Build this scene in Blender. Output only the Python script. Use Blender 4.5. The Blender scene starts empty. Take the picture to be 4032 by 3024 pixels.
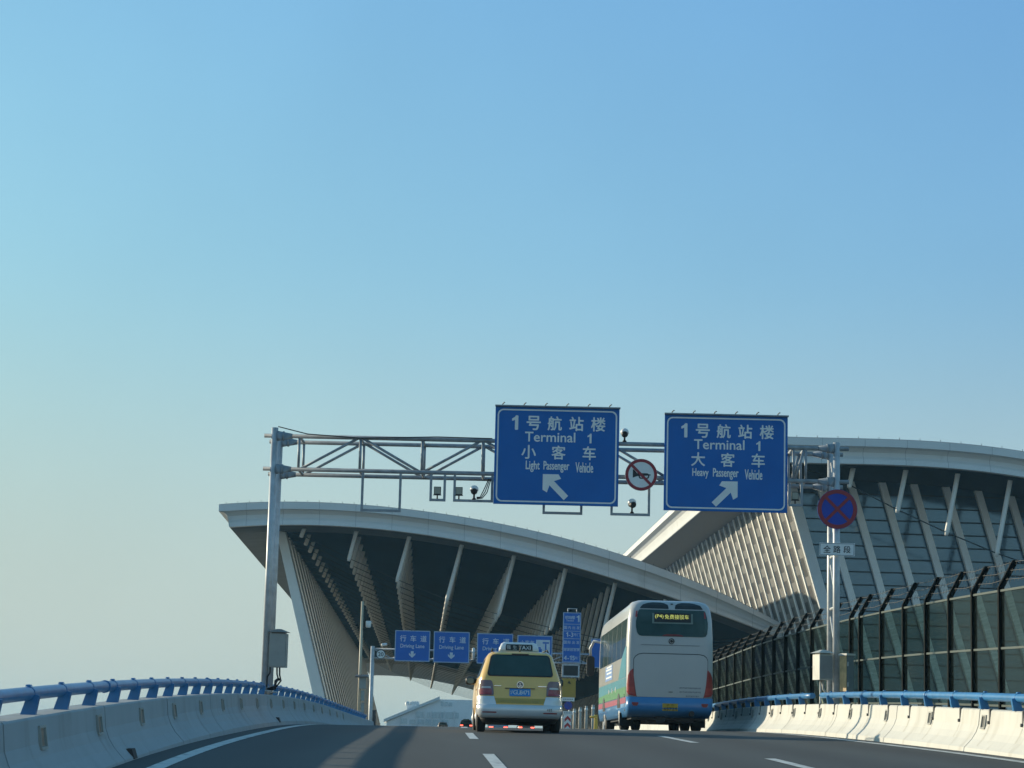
import bpy, bmesh, math, random
from mathutils import Vector, Matrix
random.seed(4)
R_ = math.radians
S = bpy.context.scene
C = S.collection
# ------------------------------------------------------------------ camera
F = 8974.0; CX, CY = 2016.0, 1512.0          # focal length and centre in photo pixels
CAMZ = 9.0                                    # camera above the ground under the viaduct
YAW, PITCH, ROLL = R_(2.0601), R_(9.1512), 0.025
fw = Vector((math.sin(YAW) * math.cos(PITCH), math.cos(YAW) * math.cos(PITCH), math.sin(PITCH)))
rt = Vector((math.cos(YAW), -math.sin(YAW), 0)); up = rt.cross(fw)
rt2 = rt * math.cos(ROLL) + up * math.sin(ROLL); up2 = up * math.cos(ROLL) - rt * math.sin(ROLL)
cd = bpy.data.cameras.new('camera'); cam = bpy.data.objects.new('camera', cd); C.objects.link(cam)
cd.sensor_width = 36; cd.lens = F / 4032 * 36; cd.clip_start = 0.5; cd.clip_end = 20000
M = Matrix((rt2, up2, -fw)).transposed().to_4x4(); M.translation = (0, 0, CAMZ); cam.matrix_world = M
S.camera = cam
# ------------------------------------------------------------------ sky, sun, exposure
SUN_AZ, SUN_EL = R_(-58), R_(12.9)              # left of straight ahead, low
w = bpy.data.worlds.new('World'); S.world = w; w.use_nodes = True
nt = w.node_tree; bg = nt.nodes['Background']
sky = nt.nodes.new('ShaderNodeTexSky'); sky.sky_type = 'NISHITA'; sky.sun_disc = False
sky.sun_elevation = SUN_EL; sky.sun_rotation = SUN_AZ
sky.air_density = 2.0; sky.dust_density = 1.0; sky.ozone_density = 2.0; sky.altitude = 0
# hazy city air: each colour of the sky is compressed a little
sep = nt.nodes.new('ShaderNodeSeparateColor'); com = nt.nodes.new('ShaderNodeCombineColor'); nt.links.new(sky.outputs[0], sep.inputs[0])
for i, (a, gm) in enumerate(((.70, .93), (1.09, .81), (.99, .30))):
    m1 = nt.nodes.new('ShaderNodeMath'); m1.operation = 'MULTIPLY'; m1.inputs[1].default_value = .1
    m2 = nt.nodes.new('ShaderNodeMath'); m2.operation = 'POWER'; m2.inputs[1].default_value = gm
    m3 = nt.nodes.new('ShaderNodeMath'); m3.operation = 'MULTIPLY'; m3.inputs[1].default_value = a * 10
    nt.links.new(sep.outputs[i], m1.inputs[0]); nt.links.new(m1.outputs[0], m2.inputs[0]); nt.links.new(m2.outputs[0], m3.inputs[0]); nt.links.new(m3.outputs[0], com.inputs[i])
gcap = nt.nodes.new('ShaderNodeMath'); gcap.operation = 'MULTIPLY'; gcap.inputs[1].default_value = 1.76      # no bluer than the deep blue of the frame's top corner
bmin = nt.nodes.new('ShaderNodeMath'); bmin.operation = 'MINIMUM'
glk, blk = com.inputs[1].links[0].from_socket, com.inputs[2].links[0].from_socket
nt.links.new(glk, gcap.inputs[0]); nt.links.new(gcap.outputs[0], bmin.inputs[0]); nt.links.new(blk, bmin.inputs[1]); nt.links.new(bmin.outputs[0], com.inputs[2])
gco = nt.nodes.new('ShaderNodeTexCoord'); gsp = nt.nodes.new('ShaderNodeSeparateXYZ'); nt.links.new(gco.outputs['Generated'], gsp.inputs[0])
zen = nt.nodes.new('ShaderNodeMapRange'); zen.interpolation_type = 'SMOOTHSTEP'      # the dome darkens towards the zenith, above the hazy band
for i, v in enumerate((.31, .80, 1.0, .95)): zen.inputs[i + 1].default_value = v
nt.links.new(gsp.outputs[2], zen.inputs[0])
vm = nt.nodes.new('ShaderNodeVectorMath'); vm.operation = 'SCALE'; nt.links.new(com.outputs[0], vm.inputs[0]); nt.links.new(zen.outputs[0], vm.inputs['Scale'])
hz = nt.nodes.new('ShaderNodeMapRange'); hz.interpolation_type = 'SMOOTHSTEP'       # pale haze band along the horizon
for i, v in enumerate((0, .22, .85, 0)): hz.inputs[i + 1].default_value = v
nt.links.new(gsp.outputs[2], hz.inputs[0]); hm = nt.nodes.new('ShaderNodeMix'); hm.data_type = 'RGBA'
nt.links.new(hz.outputs[0], hm.inputs[0]); nt.links.new(vm.outputs[0], hm.inputs[6]); hm.inputs[7].default_value = (5.25, 6.2, 5.55, 1)
sn = nt.nodes.new('ShaderNodeTexNoise'); sn.inputs['Scale'].default_value = 5; sn.inputs['Detail'].default_value = 4; nt.links.new(gco.outputs['Generated'], sn.inputs[0])
sr = nt.nodes.new('ShaderNodeMapRange'); nt.links.new(sn.outputs['Fac'], sr.inputs[0])                         # faint unevenness of the haze
for i, v in enumerate((.3, .7, .965, 1.035)): sr.inputs[i + 1].default_value = v
vh = nt.nodes.new('ShaderNodeVectorMath'); vh.operation = 'SCALE'; nt.links.new(hm.outputs[2], vh.inputs[0]); nt.links.new(sr.outputs[0], vh.inputs['Scale'])
nt.links.new(vh.outputs[0], bg.inputs[0]); bg.inputs[1].default_value = 0.05
sl = bpy.data.lights.new('sun', 'SUN'); sl.energy = 2.5; sl.angle = R_(0.5); sl.color = (1, .88, .66)
so = bpy.data.objects.new('sun', sl); C.objects.link(so)
sd = Vector((math.sin(SUN_AZ) * math.cos(SUN_EL), math.cos(SUN_AZ) * math.cos(SUN_EL), math.sin(SUN_EL)))
so.rotation_euler = (-sd).to_track_quat('-Z', 'Y').to_euler(); so.location = sd * 300
S.view_settings.view_transform = 'Standard'; S.view_settings.look = 'None'
S.view_settings.exposure = 1.12; S.view_settings.gamma = 1.0; S.view_settings.use_curve_mapping = False
S.cycles.max_bounces = 6; S.cycles.transparent_max_bounces = 16

# ------------------------------------------------------------------ measuring the photograph
def ray(px, py): return fw + rt2 * ((px - CX) / F) - up2 * ((py - CY) / F)
def at(px, py, Y):
    d = ray(px, py); d = d * (Y / d.y); return Vector((d.x, Y, d.z + CAMZ))
DS = 4032 / 2212.0
def ad(x, y, Y): return at(x * DS, y * DS, Y)
def z1(x, y): return (800 + x * .5425, 1550 + y * .5425)
def z2(x, y): return (1800 + x * .6329, 1550 + y * .6329)
def z3(x, y): return (2900 + x * .5124, 1650 + y * .5124)
def z5(x, y): return (1400 + x * .4069, 2300 + y * .4069)
SC = 1.06
def road0(s, o=0.0, dz=0.0):
    """point of the road at distance s, offset o to the right of the left lane line"""
    def base(s):
        t = s / SC
        return (SC * (1.20264 - .0189811 * t + .000583344 * t * t / 2),
                SC * (-1.40534 + .0554942 * t - .000628706 * t * t / 2 - 6.6696e-07 * t ** 3))
    if s < 80: x, z = base(s)
    else:
        x0, z0 = base(80); x1, z1_ = base(79.9); gx = (x0 - x1) / .1; gz = (z0 - z1_) / .1
        d = s - 80; L = 60.0
        x = x0 + gx * (d - d * d / (2 * L) if d < L else L / 2)
        q = min(d / 260, 1.0); h00 = 2 * q ** 3 - 3 * q * q + 1; h10 = q ** 3 - 2 * q * q + q; h01 = 1 - h00; h11 = q ** 3 - q * q
        z = h00 * z0 + h10 * 260 * gz + h01 * 2.9 + h11 * 260 * .0085
        if d > 260: z += (d - 260) * .0085 if d < 400 else 140 * .0085
    return Vector((x + o, s, z + .0082 * o + dz + CAMZ))
def roadb(s, o=0.0, dz=0.0): return road0(s, o, dz)
def road(s, o=0.0, dz=0.0):
    """the carriageway dips a little below the line of the barriers beyond 26 m"""
    q = min(max((s - 26) / 20, 0), 1); return road0(s, o, dz - .058 * q * q * (3 - 2 * q))
def heading(s):
    a, b = road(s - .5), road(s + .5); return math.atan2(b.x - a.x, b.y - a.y)

# ------------------------------------------------------------------ materials
MATS = {}
def mat(name, col, rough=.6, metal=0.0, var=.12, scale=3.0, spec=.5, emit=None, coat=0.0, bump=0.0, stretch=None, grime=None):
    if name in MATS: return MATS[name]
    m = bpy.data.materials.new(name); m.use_nodes = True; n = m.node_tree; b = n.nodes['Principled BSDF']
    b.inputs['Roughness'].default_value = rough; b.inputs['Metallic'].default_value = metal
    b.inputs['Specular IOR Level'].default_value = spec; b.inputs['Coat Weight'].default_value = coat
    tc = n.nodes.new('ShaderNodeTexCoord'); mp = n.nodes.new('ShaderNodeMapping')
    if stretch: mp.inputs['Scale'].default_value = stretch
    n.links.new(tc.outputs['Object'], mp.inputs[0])
    no = n.nodes.new('ShaderNodeTexNoise'); no.inputs['Scale'].default_value = scale; no.inputs['Detail'].default_value = 6
    n.links.new(mp.outputs[0], no.inputs['Vector'])
    cr = n.nodes.new('ShaderNodeValToRGB'); e = cr.color_ramp.elements
    e[0].position = .3; e[1].position = .7
    e[0].color = [c * (1 - var) for c in col] + [1]; e[1].color = [min(1, c * (1 + var)) for c in col] + [1]
    n.links.new(no.outputs['Fac'], cr.inputs[0])
    out = cr.outputs[0]
    if grime:                                   # (colour, coverage, noise scale, stretch): stains with a shape of their own
        mp2 = n.nodes.new('ShaderNodeMapping'); mp2.inputs['Scale'].default_value = grime[3]
        n.links.new(tc.outputs['Object'], mp2.inputs[0])
        n2 = n.nodes.new('ShaderNodeTexNoise'); n2.inputs['Scale'].default_value = grime[2]; n2.inputs['Detail'].default_value = 8
        n.links.new(mp2.outputs[0], n2.inputs['Vector'])
        r2 = n.nodes.new('ShaderNodeMapRange'); r2.inputs[1].default_value = .68 - grime[1] * .5; r2.inputs[2].default_value = .78
        r2.inputs[4].default_value = .75
        n.links.new(n2.outputs['Fac'], r2.inputs[0])
        mx = n.nodes.new('ShaderNodeMix'); mx.data_type = 'RGBA'
        n.links.new(r2.outputs[0], mx.inputs[0]); n.links.new(out, mx.inputs[6]); mx.inputs[7].default_value = list(grime[0]) + [1]
        out = mx.outputs[2]
    n.links.new(out, b.inputs['Base Color'])
    if bump:
        bp = n.nodes.new('ShaderNodeBump'); bp.inputs['Strength'].default_value = bump; bp.inputs['Distance'].default_value = .01
        n3 = n.nodes.new('ShaderNodeTexNoise'); n3.inputs['Scale'].default_value = scale * 25; n.links.new(tc.outputs['Object'], n3.inputs['Vector'])
        n.links.new(n3.outputs['Fac'], bp.inputs['Height']); n.links.new(bp.outputs[0], b.inputs['Normal'])
    if emit: b.inputs['Emission Color'].default_value = list(col) + [1]; b.inputs['Emission Strength'].default_value = emit
    MATS[name] = m; return m

asphalt = mat('asphalt', (.039, .045, .0435), .8, var=.22, scale=.6, bump=.4, stretch=(1, .12, 1), grime=((.033, .033, .032), .35, .35, (1, .05, 1)))
paint_white = mat('road_paint', (.60, .60, .56), .7, var=.15, scale=8, grime=((.12, .12, .115), .32, 5, (1, .35, 1)))
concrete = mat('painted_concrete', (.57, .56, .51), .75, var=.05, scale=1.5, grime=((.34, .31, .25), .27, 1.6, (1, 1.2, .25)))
concrete_dark = mat('deck_concrete', (.3, .29, .27), .85, scale=.8)
steel_blue = mat('rail_blue_paint', (.03, .18, .40), .4, var=.15, scale=5, coat=.15, grime=((.10, .16, .26), .12, 4, (1, 1, 1)))
galv = mat('galvanised_steel', (.48, .50, .51), .45, .2, var=.16, scale=6)
galv_dark = mat('weathered_steel', (.27, .30, .325), .5, .15, var=.2, scale=6)
fence_green = mat('fence_dark_green', (.003, .005, .0045), .75, var=.2, scale=4, spec=.1)
fence_frame = mat('fence_frame_green', (.045, .066, .056), .5, var=.12, scale=4)
sign_blue = mat('sign_blue', (.0, .12, .42), .45, var=.06, scale=1.5, spec=.35)
sign_blue2 = mat('far_sign_blue', (.012, .13, .50), .45, var=.06, scale=1.5, spec=.35)
sign_white = mat('sign_white', (.74, .76, .74), .5, var=.06, scale=3)
sign_red = mat('sign_red', (.28, .022, .03), .5, var=.08, scale=3)
sign_nostop_blue = mat('nostop_blue', (.005, .045, .36), .5, var=.05, scale=3)
black = mat('black_plastic', (.012, .012, .013), .5, var=.2)
rubber = mat('tyre_rubber', (.018, .018, .018), .85, var=.2)
white_clad = mat('white_cladding', (.70, .70, .67), .45, var=.05, scale=.25, grime=((.5, .49, .45), .1, .5, (1, 1, .3)))
rib_white = mat('white_rib', (.84, .825, .76), .55, var=.06, scale=.3)
strut_white = mat('white_strut', (.80, .79, .73), .5, var=.06, scale=.5)
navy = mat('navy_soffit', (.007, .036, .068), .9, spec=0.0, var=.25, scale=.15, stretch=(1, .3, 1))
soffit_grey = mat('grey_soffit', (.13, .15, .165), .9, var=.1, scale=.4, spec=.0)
cable_m = mat('dark_cable', (.008, .02, .03), .7)
cab_grey = mat('cabinet_grey', (.33, .33, .30), .5, var=.08, scale=4, grime=((.22, .2, .17), .1, 3, (1, 1, .4)))
cab_rust = mat('cabinet_rusty', (.62, .42, .2), .6, var=.25, scale=5, grime=((.30, .12, .03), .35, 4, (1, 1, .5)))

def glass_mat(name, tint, refl=.18):
    m = bpy.data.materials.new(name); m.use_nodes = True; n = m.node_tree; n.nodes.remove(n.nodes['Principled BSDF'])
    o = n.nodes['Material Output']; t = n.nodes.new('ShaderNodeBsdfTransparent'); g = n.nodes.new('ShaderNodeBsdfGlossy')
    d = n.nodes.new('ShaderNodeBsdfDiffuse'); d.inputs[0].default_value = (.024, .036, .036, 1)
    tc = n.nodes.new('ShaderNodeTexCoord'); wv = n.nodes.new('ShaderNodeTexNoise'); wv.inputs['Scale'].default_value = 2.0
    mp = n.nodes.new('ShaderNodeMapping'); mp.inputs['Scale'].default_value = (.3, .3, 9); n.links.new(tc.outputs['Object'], mp.inputs[0]); n.links.new(mp.outputs[0], wv.inputs[0])
    mr = n.nodes.new('ShaderNodeMapRange'); mr.inputs[1].default_value = .4; mr.inputs[2].default_value = .65; mr.inputs[3].default_value = .06; mr.inputs[4].default_value = .18
    n.links.new(wv.outputs['Fac'], mr.inputs[0])
    t.inputs[0].default_value = list(tint) + [1]; g.inputs['Roughness'].default_value = .12
    a = n.nodes.new('ShaderNodeMixShader'); n.links.new(mr.outputs[0], a.inputs[0]); n.links.new(t.outputs[0], a.inputs[1]); n.links.new(d.outputs[0], a.inputs[2])
    b = n.nodes.new('ShaderNodeMixShader'); b.inputs[0].default_value = refl * .3
    n.links.new(a.outputs[0], b.inputs[1]); n.links.new(g.outputs[0], b.inputs[2]); n.links.new(b.outputs[0], o.inputs[0])
    MATS[name] = m; return m
screen_panel = glass_mat('fence_screen_glass', (.70, .76, .69))

def facade_glass():
    m = mat('facade_glass', (.025, .066, .105), .09, var=.25, scale=.5, spec=.9); n = m.node_tree
    b = n.nodes['Principled BSDF']; b.inputs['IOR'].default_value = 1.75; b.inputs['Specular Tint'].default_value = (.5, .76, 1, 1)
    tc = n.nodes.new('ShaderNodeTexCoord'); no = n.nodes.new('ShaderNodeTexNoise'); no.inputs['Scale'].default_value = .4
    n.links.new(tc.outputs['Object'], no.inputs[0]); bp = n.nodes.new('ShaderNodeBump'); bp.inputs['Strength'].default_value = .04; bp.inputs['Distance'].default_value = .3
    n.links.new(no.outputs['Fac'], bp.inputs['Height']); n.links.new(bp.outputs[0], b.inputs['Normal'])
    return m
glass_f = facade_glass()
car_glass = mat('car_glass', (.034, .072, .066), .12, var=.15, scale=3, spec=.35)

# ------------------------------------------------------------------ mesh builder
class MB:
    def __init__(s): s.v = []; s.f = []; s.smooth = []
    def add(s, vs, fs, sm=False):
        o = len(s.v); s.v += [Vector(v) for v in vs]
        for f in fs: s.f.append([i + o for i in f]); s.smooth.append(sm)
        return s
    def box(s, lo, hi):
        x0, y0, z0 = lo; x1, y1, z1_ = hi
        return s.hexa([(x0, y0, z0), (x1, y0, z0), (x1, y1, z0), (x0, y1, z0)], [(x0, y0, z1_), (x1, y0, z1_), (x1, y1, z1_), (x0, y1, z1_)])
    def cbox(s, c, d): return s.box([c[i] - d[i] / 2 for i in range(3)], [c[i] + d[i] / 2 for i in range(3)])
    def hexa(s, a, b):
        return s.add(list(a) + list(b), [(3, 2, 1, 0), (4, 5, 6, 7), (0, 1, 5, 4), (1, 2, 6, 5), (2, 3, 7, 6), (3, 0, 4, 7)])
    def tube(s, pts, r, n=8, cap=True):
        pts = [Vector(p) for p in pts]; rs = r if isinstance(r, (list, tuple)) else [r] * len(pts)
        vs = []; ref = None
        for i, p in enumerate(pts):
            d = (pts[min(i + 1, len(pts) - 1)] - pts[max(i - 1, 0)]).normalized()
            if ref is None: ref = Vector((0, 0, 1)) if abs(d.z) < .9 else Vector((0, 1, 0))
            a = d.cross(ref).normalized(); b = d.cross(a).normalized(); ref = -b if False else a.cross(d)
            for k in range(n):
                t = 2 * math.pi * k / n; vs.append(p + (a * math.cos(t) + b * math.sin(t)) * rs[i])
        fs = []
        for i in range(len(pts) - 1):
            for k in range(n): fs.append((i * n + k, i * n + (k + 1) % n, (i + 1) * n + (k + 1) % n, (i + 1) * n + k))
        s.add(vs, fs, True)
        if cap:
            o = len(s.v) - len(vs); m = len(vs)
            s.f.append([o + k for k in range(n)][::-1]); s.smooth.append(False)
            s.f.append([o + m - n + k for k in range(n)]); s.smooth.append(False)
        return s
    def prism(s, poly, y0, y1):
        """polygon of (x, z) extruded along y"""
        n = len(poly)
        return s.add([(x, y0, z) for x, z in poly] + [(x, y1, z) for x, z in poly],
                     [list(range(n)), list(range(2 * n - 1, n - 1, -1))] + [(i, i + n, (i + 1) % n + n, (i + 1) % n) for i in range(n)])
    def ringplate(s, outer, inner, y0, y1):
        n = len(outer); vs = [(x, y, z) for y in (y0, y1) for p in (outer, inner) for x, z in p]
        fs = []
        for i in range(n):
            j = (i + 1) % n
            fs += [(i, j, n + j, n + i), (2 * n + j, 2 * n + i, 3 * n + i, 3 * n + j), (j, i, 2 * n + i, 2 * n + j), (n + i, n + j, 3 * n + j, 3 * n + i)]
        return s.add(vs, fs)
    def sweep(s, rows, closed=False, sm=False):
        """rows of points, joined in order"""
        n = len(rows[0]); vs = [p for r in rows for p in r]; fs = []
        for i in range(len(rows) - 1):
            for k in range(n if closed else n - 1):
                fs.append((i * n + k, i * n + (k + 1) % n, (i + 1) * n + (k + 1) % n, (i + 1) * n + k))
        s.add(vs, fs, sm)
        if closed:
            o = len(s.v) - len(vs)
            s.f.append([o + k for k in range(n)][::-1]); s.smooth.append(False)
            s.f.append([o + len(vs) - n + k for k in range(n)]); s.smooth.append(False)
        return s
    def lathe(s, c, axis, prof, n=14):
        """profile of (distance along axis, radius)"""
        a = Vector(axis).normalized(); c = Vector(c)
        return s.tube([c + a * d for d, r in prof], [max(r, .001) for d, r in prof], n)
    def text(s, body, cx, cz, y, h=None, wd=None, bold=.0, hspan=None):
        """lettering in the x-z plane facing -y, centred at cx, cz; h is the glyph height"""
        vs, fs = glyphs(body, 0.0); bold = min(bold, .03)
        x0 = min(v[0] for v in vs); x1 = max(v[0] for v in vs); y0 = min(v[1] for v in vs); y1 = max(v[1] for v in vs)
        ky = h / (y1 - y0) if h else wd / (x1 - x0); kx = wd / (x1 - x0) if wd else ky
        b = bold * (y1 - y0) * ky
        for i, (dx, dz) in enumerate([(0, 0)] if not b else [(0, 0), (-b, 0), (b, 0), (0, b), (0, -b)]):
            s.add([(cx + (v[0] - (x0 + x1) / 2) * kx + dx, y - .0003 * i, cz + (v[1] - (y0 + y1) / 2) * ky + dz) for v in vs], fs)
        return s
    def build(s, name, material, parent=None, world=False, auto=False):
        me = bpy.data.meshes.new(name)
        vs = s.v
        if parent and world:
            rootmat = parent.get('_m') if False else world_of(parent)
            inv = rootmat.inverted(); vs = [inv @ v for v in vs]
        me.from_pydata([tuple(v) for v in vs], [], s.f); me.materials.append(material)
        me.polygons.foreach_set('use_smooth', s.smooth); me.validate(); me.update()
        bm = bmesh.new(); bm.from_mesh(me); bmesh.ops.recalc_face_normals(bm, faces=bm.faces); bm.to_mesh(me); bm.free()
        o = bpy.data.objects.new(name, me); C.objects.link(o)
        if parent: o.parent = parent
        return o
def world_of(o):
    m = Matrix.LocRotScale(o.location, o.rotation_euler, o.scale)
    return world_of(o.parent) @ m if o.parent else m
GC = {}
def glyphs(body, bold):
    k = (body, bold)
    if k not in GC and body == '1':
        GC[k] = ([(.30, 0, 0), (.43, 0, 0), (.43, .73, 0), (.33, .73, 0), (.27, .64, 0), (.14, .57, 0), (.14, .47, 0), (.30, .54, 0)], [list(range(8))])
    if k not in GC and '1' in body:
        vs, fs, x = [], [], 0.0
        for c in body:
            v, f = glyphs(c, bold); a = min(p[0] for p in v); b = max(p[0] for p in v); o = len(vs)
            vs += [(p[0] - a + x, p[1], 0) for p in v]; fs += [[i + o for i in q] for q in f]; x += b - a + .12
        GC[k] = (vs, fs)
    if k not in GC:
        cu = bpy.data.curves.new('lettering_source', 'FONT'); cu.body = body; cu.offset = bold; cu.resolution_u = 3
        ob = bpy.data.objects.new('lettering_source', cu); C.objects.link(ob)
        dg = bpy.context.evaluated_depsgraph_get(); me = bpy.data.meshes.new_from_object(ob.evaluated_get(dg))
        GC[k] = ([tuple(v.co) for v in me.vertices], [list(p.vertices) for p in me.polygons])
        bpy.data.objects.remove(ob); bpy.data.curves.remove(cu); bpy.data.meshes.remove(me)
    return GC[k]
def tag(o, label, cat, group=None):
    o['label'] = label; o['category'] = cat
    if group: o['group'] = group
    return o
def thing(name, label, cat, loc, rz=0.0, group=None):
    o = bpy.data.objects.new(name, None); C.objects.link(o); o.location = loc; o.rotation_euler = (0, 0, rz); o.empty_display_size = .3
    return tag(o, label, cat, group)
def struct(o, kind='structure'): o['kind'] = kind; return o
def dup(root, loc, rz, label):
    r = root.copy(); C.objects.link(r); r.location = loc; r.rotation_euler = (0, 0, rz); r['label'] = label
    for ch in list(root.children):
        c = ch.copy(); C.objects.link(c); c.parent = r
        for g in ch.children:
            d = g.copy(); C.objects.link(d); d.parent = c
    return r
def circ(cx, cz, r, n=32, a0=0.0): return [(cx + r * math.cos(a0 + 2 * math.pi * k / n), cz + r * math.sin(a0 + 2 * math.pi * k / n)) for k in range(n)]
def rrect(x0, z0, x1, z1_, r, n=5):
    out = []
    for cx, cz, a in ((x1 - r, z1_ - r, 0), (x0 + r, z1_ - r, 90), (x0 + r, z0 + r, 180), (x1 - r, z0 + r, 270)):
        out += [(cx + r * math.cos(R_(a + 90 * k / n)), cz + r * math.sin(R_(a + 90 * k / n))) for k in range(n + 1)]
    return out
def polyfit(xs, ys, deg):
    n = deg + 1; xm = sum(xs) / len(xs); sc = max(abs(x - xm) for x in xs)
    A = [[sum(((x - xm) / sc) ** (i + j) for x in xs) for j in range(n)] + [sum(y * ((x - xm) / sc) ** i for x, y in zip(xs, ys))] for i in range(n)]
    for i in range(n):
        p = max(range(i, n), key=lambda r: abs(A[r][i])); A[i], A[p] = A[p], A[i]
        for r in range(n):
            if r != i:
                f = A[r][i] / A[i][i]
                for c in range(i, n + 1): A[r][c] -= f * A[i][c]
    co = [A[i][n] / A[i][i] for i in range(n)]
    return lambda x: sum(c * ((x - xm) / sc) ** i for i, c in enumerate(co))

# ================================================================== SETTING
g = MB(); g.add([(-6000, -2000, 0), (6000, -2000, 0), (6000, 9000, 0), (-6000, 9000, 0)], [(0, 1, 2, 3)])
struct(g.build('ground', mat('ground_apron', (.12, .125, .12), .95, var=.3, scale=.02)))
SS = [-40 + 2 * i for i in range(0, 75)] + [110 + 10 * i for i in range(0, 60)]
OL, OR = -4.1627 * SC, 7.6 * SC                # foot of the left and right barrier
rd = MB(); rd.sweep([[road(s, OL - .6 + (OR - OL + 1.2) * k / 24) for k in range(25)] for s in SS], sm=True)
road_o = struct(rd.build('road', asphalt))
# tyre tracks: a worn band under each wheel path, carried by a lane offset stored on the mesh
la = road_o.data.attributes.new('lane_offset', 'FLOAT', 'POINT')
for i, v in enumerate(road_o.data.vertices):
    la.data[i].value = OL - .6 + (OR - OL + 1.2) * (i % 25) / 24
n_ = asphalt.node_tree; b_ = n_.nodes['Principled BSDF']; at_ = n_.nodes.new('ShaderNodeAttribute'); at_.attribute_name = 'lane_offset'
m1 = n_.nodes.new('ShaderNodeMath'); m1.operation = 'MULTIPLY_ADD'; m1.inputs[1].default_value = 2 * math.pi / 1.963; m1.inputs[2].default_value = 0.0
m2 = n_.nodes.new('ShaderNodeMath'); m2.operation = 'COSINE'; m3 = n_.nodes.new('ShaderNodeMapRange')
for i, v in enumerate((-1, 1, .78, 1.16)): m3.inputs[i + 1].default_value = v
n_.links.new(at_.outputs['Fac'], m1.inputs[0]); n_.links.new(m1.outputs[0], m2.inputs[0]); n_.links.new(m2.outputs[0], m3.inputs[0])
vs_ = n_.nodes.new('ShaderNodeVectorMath'); vs_.operation = 'SCALE'; n_.links.new(b_.inputs['Base Color'].links[0].from_socket, vs_.inputs[0]); n_.links.new(m3.outputs[0], vs_.inputs['Scale'])
n_.links.new(vs_.outputs[0], b_.inputs['Base Color'])
dk = MB(); dk.sweep([[road(s, OL - .75, -.02), road(s, OR + 1.6, -.02), road(s, OR + 1.6, -.6), road(s, OR - 2, -2.2), road(s, OL + 2, -2.2), road(s, OL - .75, -.6)] for s in SS], closed=True)
struct(dk.build('viaduct_deck', concrete_dark))
def strip(o0, o1, s0, s1, dz=.006):
    n = max(2, int((s1 - s0) / 1.5)); m = MB()
    return m.sweep([[road(s0 + (s1 - s0) * i / n, o0, dz), road(s0 + (s1 - s0) * i / n, o1, dz)] for i in range(n + 1)])
strip(-3.70 * SC - .10, -3.70 * SC + .10, -30, 300).build('edge_line', paint_white, road_o)
strip(7.15 * SC - .10, 7.15 * SC + .10, -30, 300).build('edge_line', paint_white, road_o)
for k in range(-2, 8):
    for o in (0.0, 3.704 * SC):
        a = 32.0 - 6.2 + 15 * k
        strip(o - .08, o + .08, a, a + 6.2).build('lane_dash', paint_white, road_o)
for s in range(120, 420, 22):
    a = MB().tube([road(s, OL + 1.5, -2.0) * 1, Vector((road(s).x + OL + 1.5, s, 0))], .8, 12)
    struct(a.build('viaduct_pier', concrete_dark)); 

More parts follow.
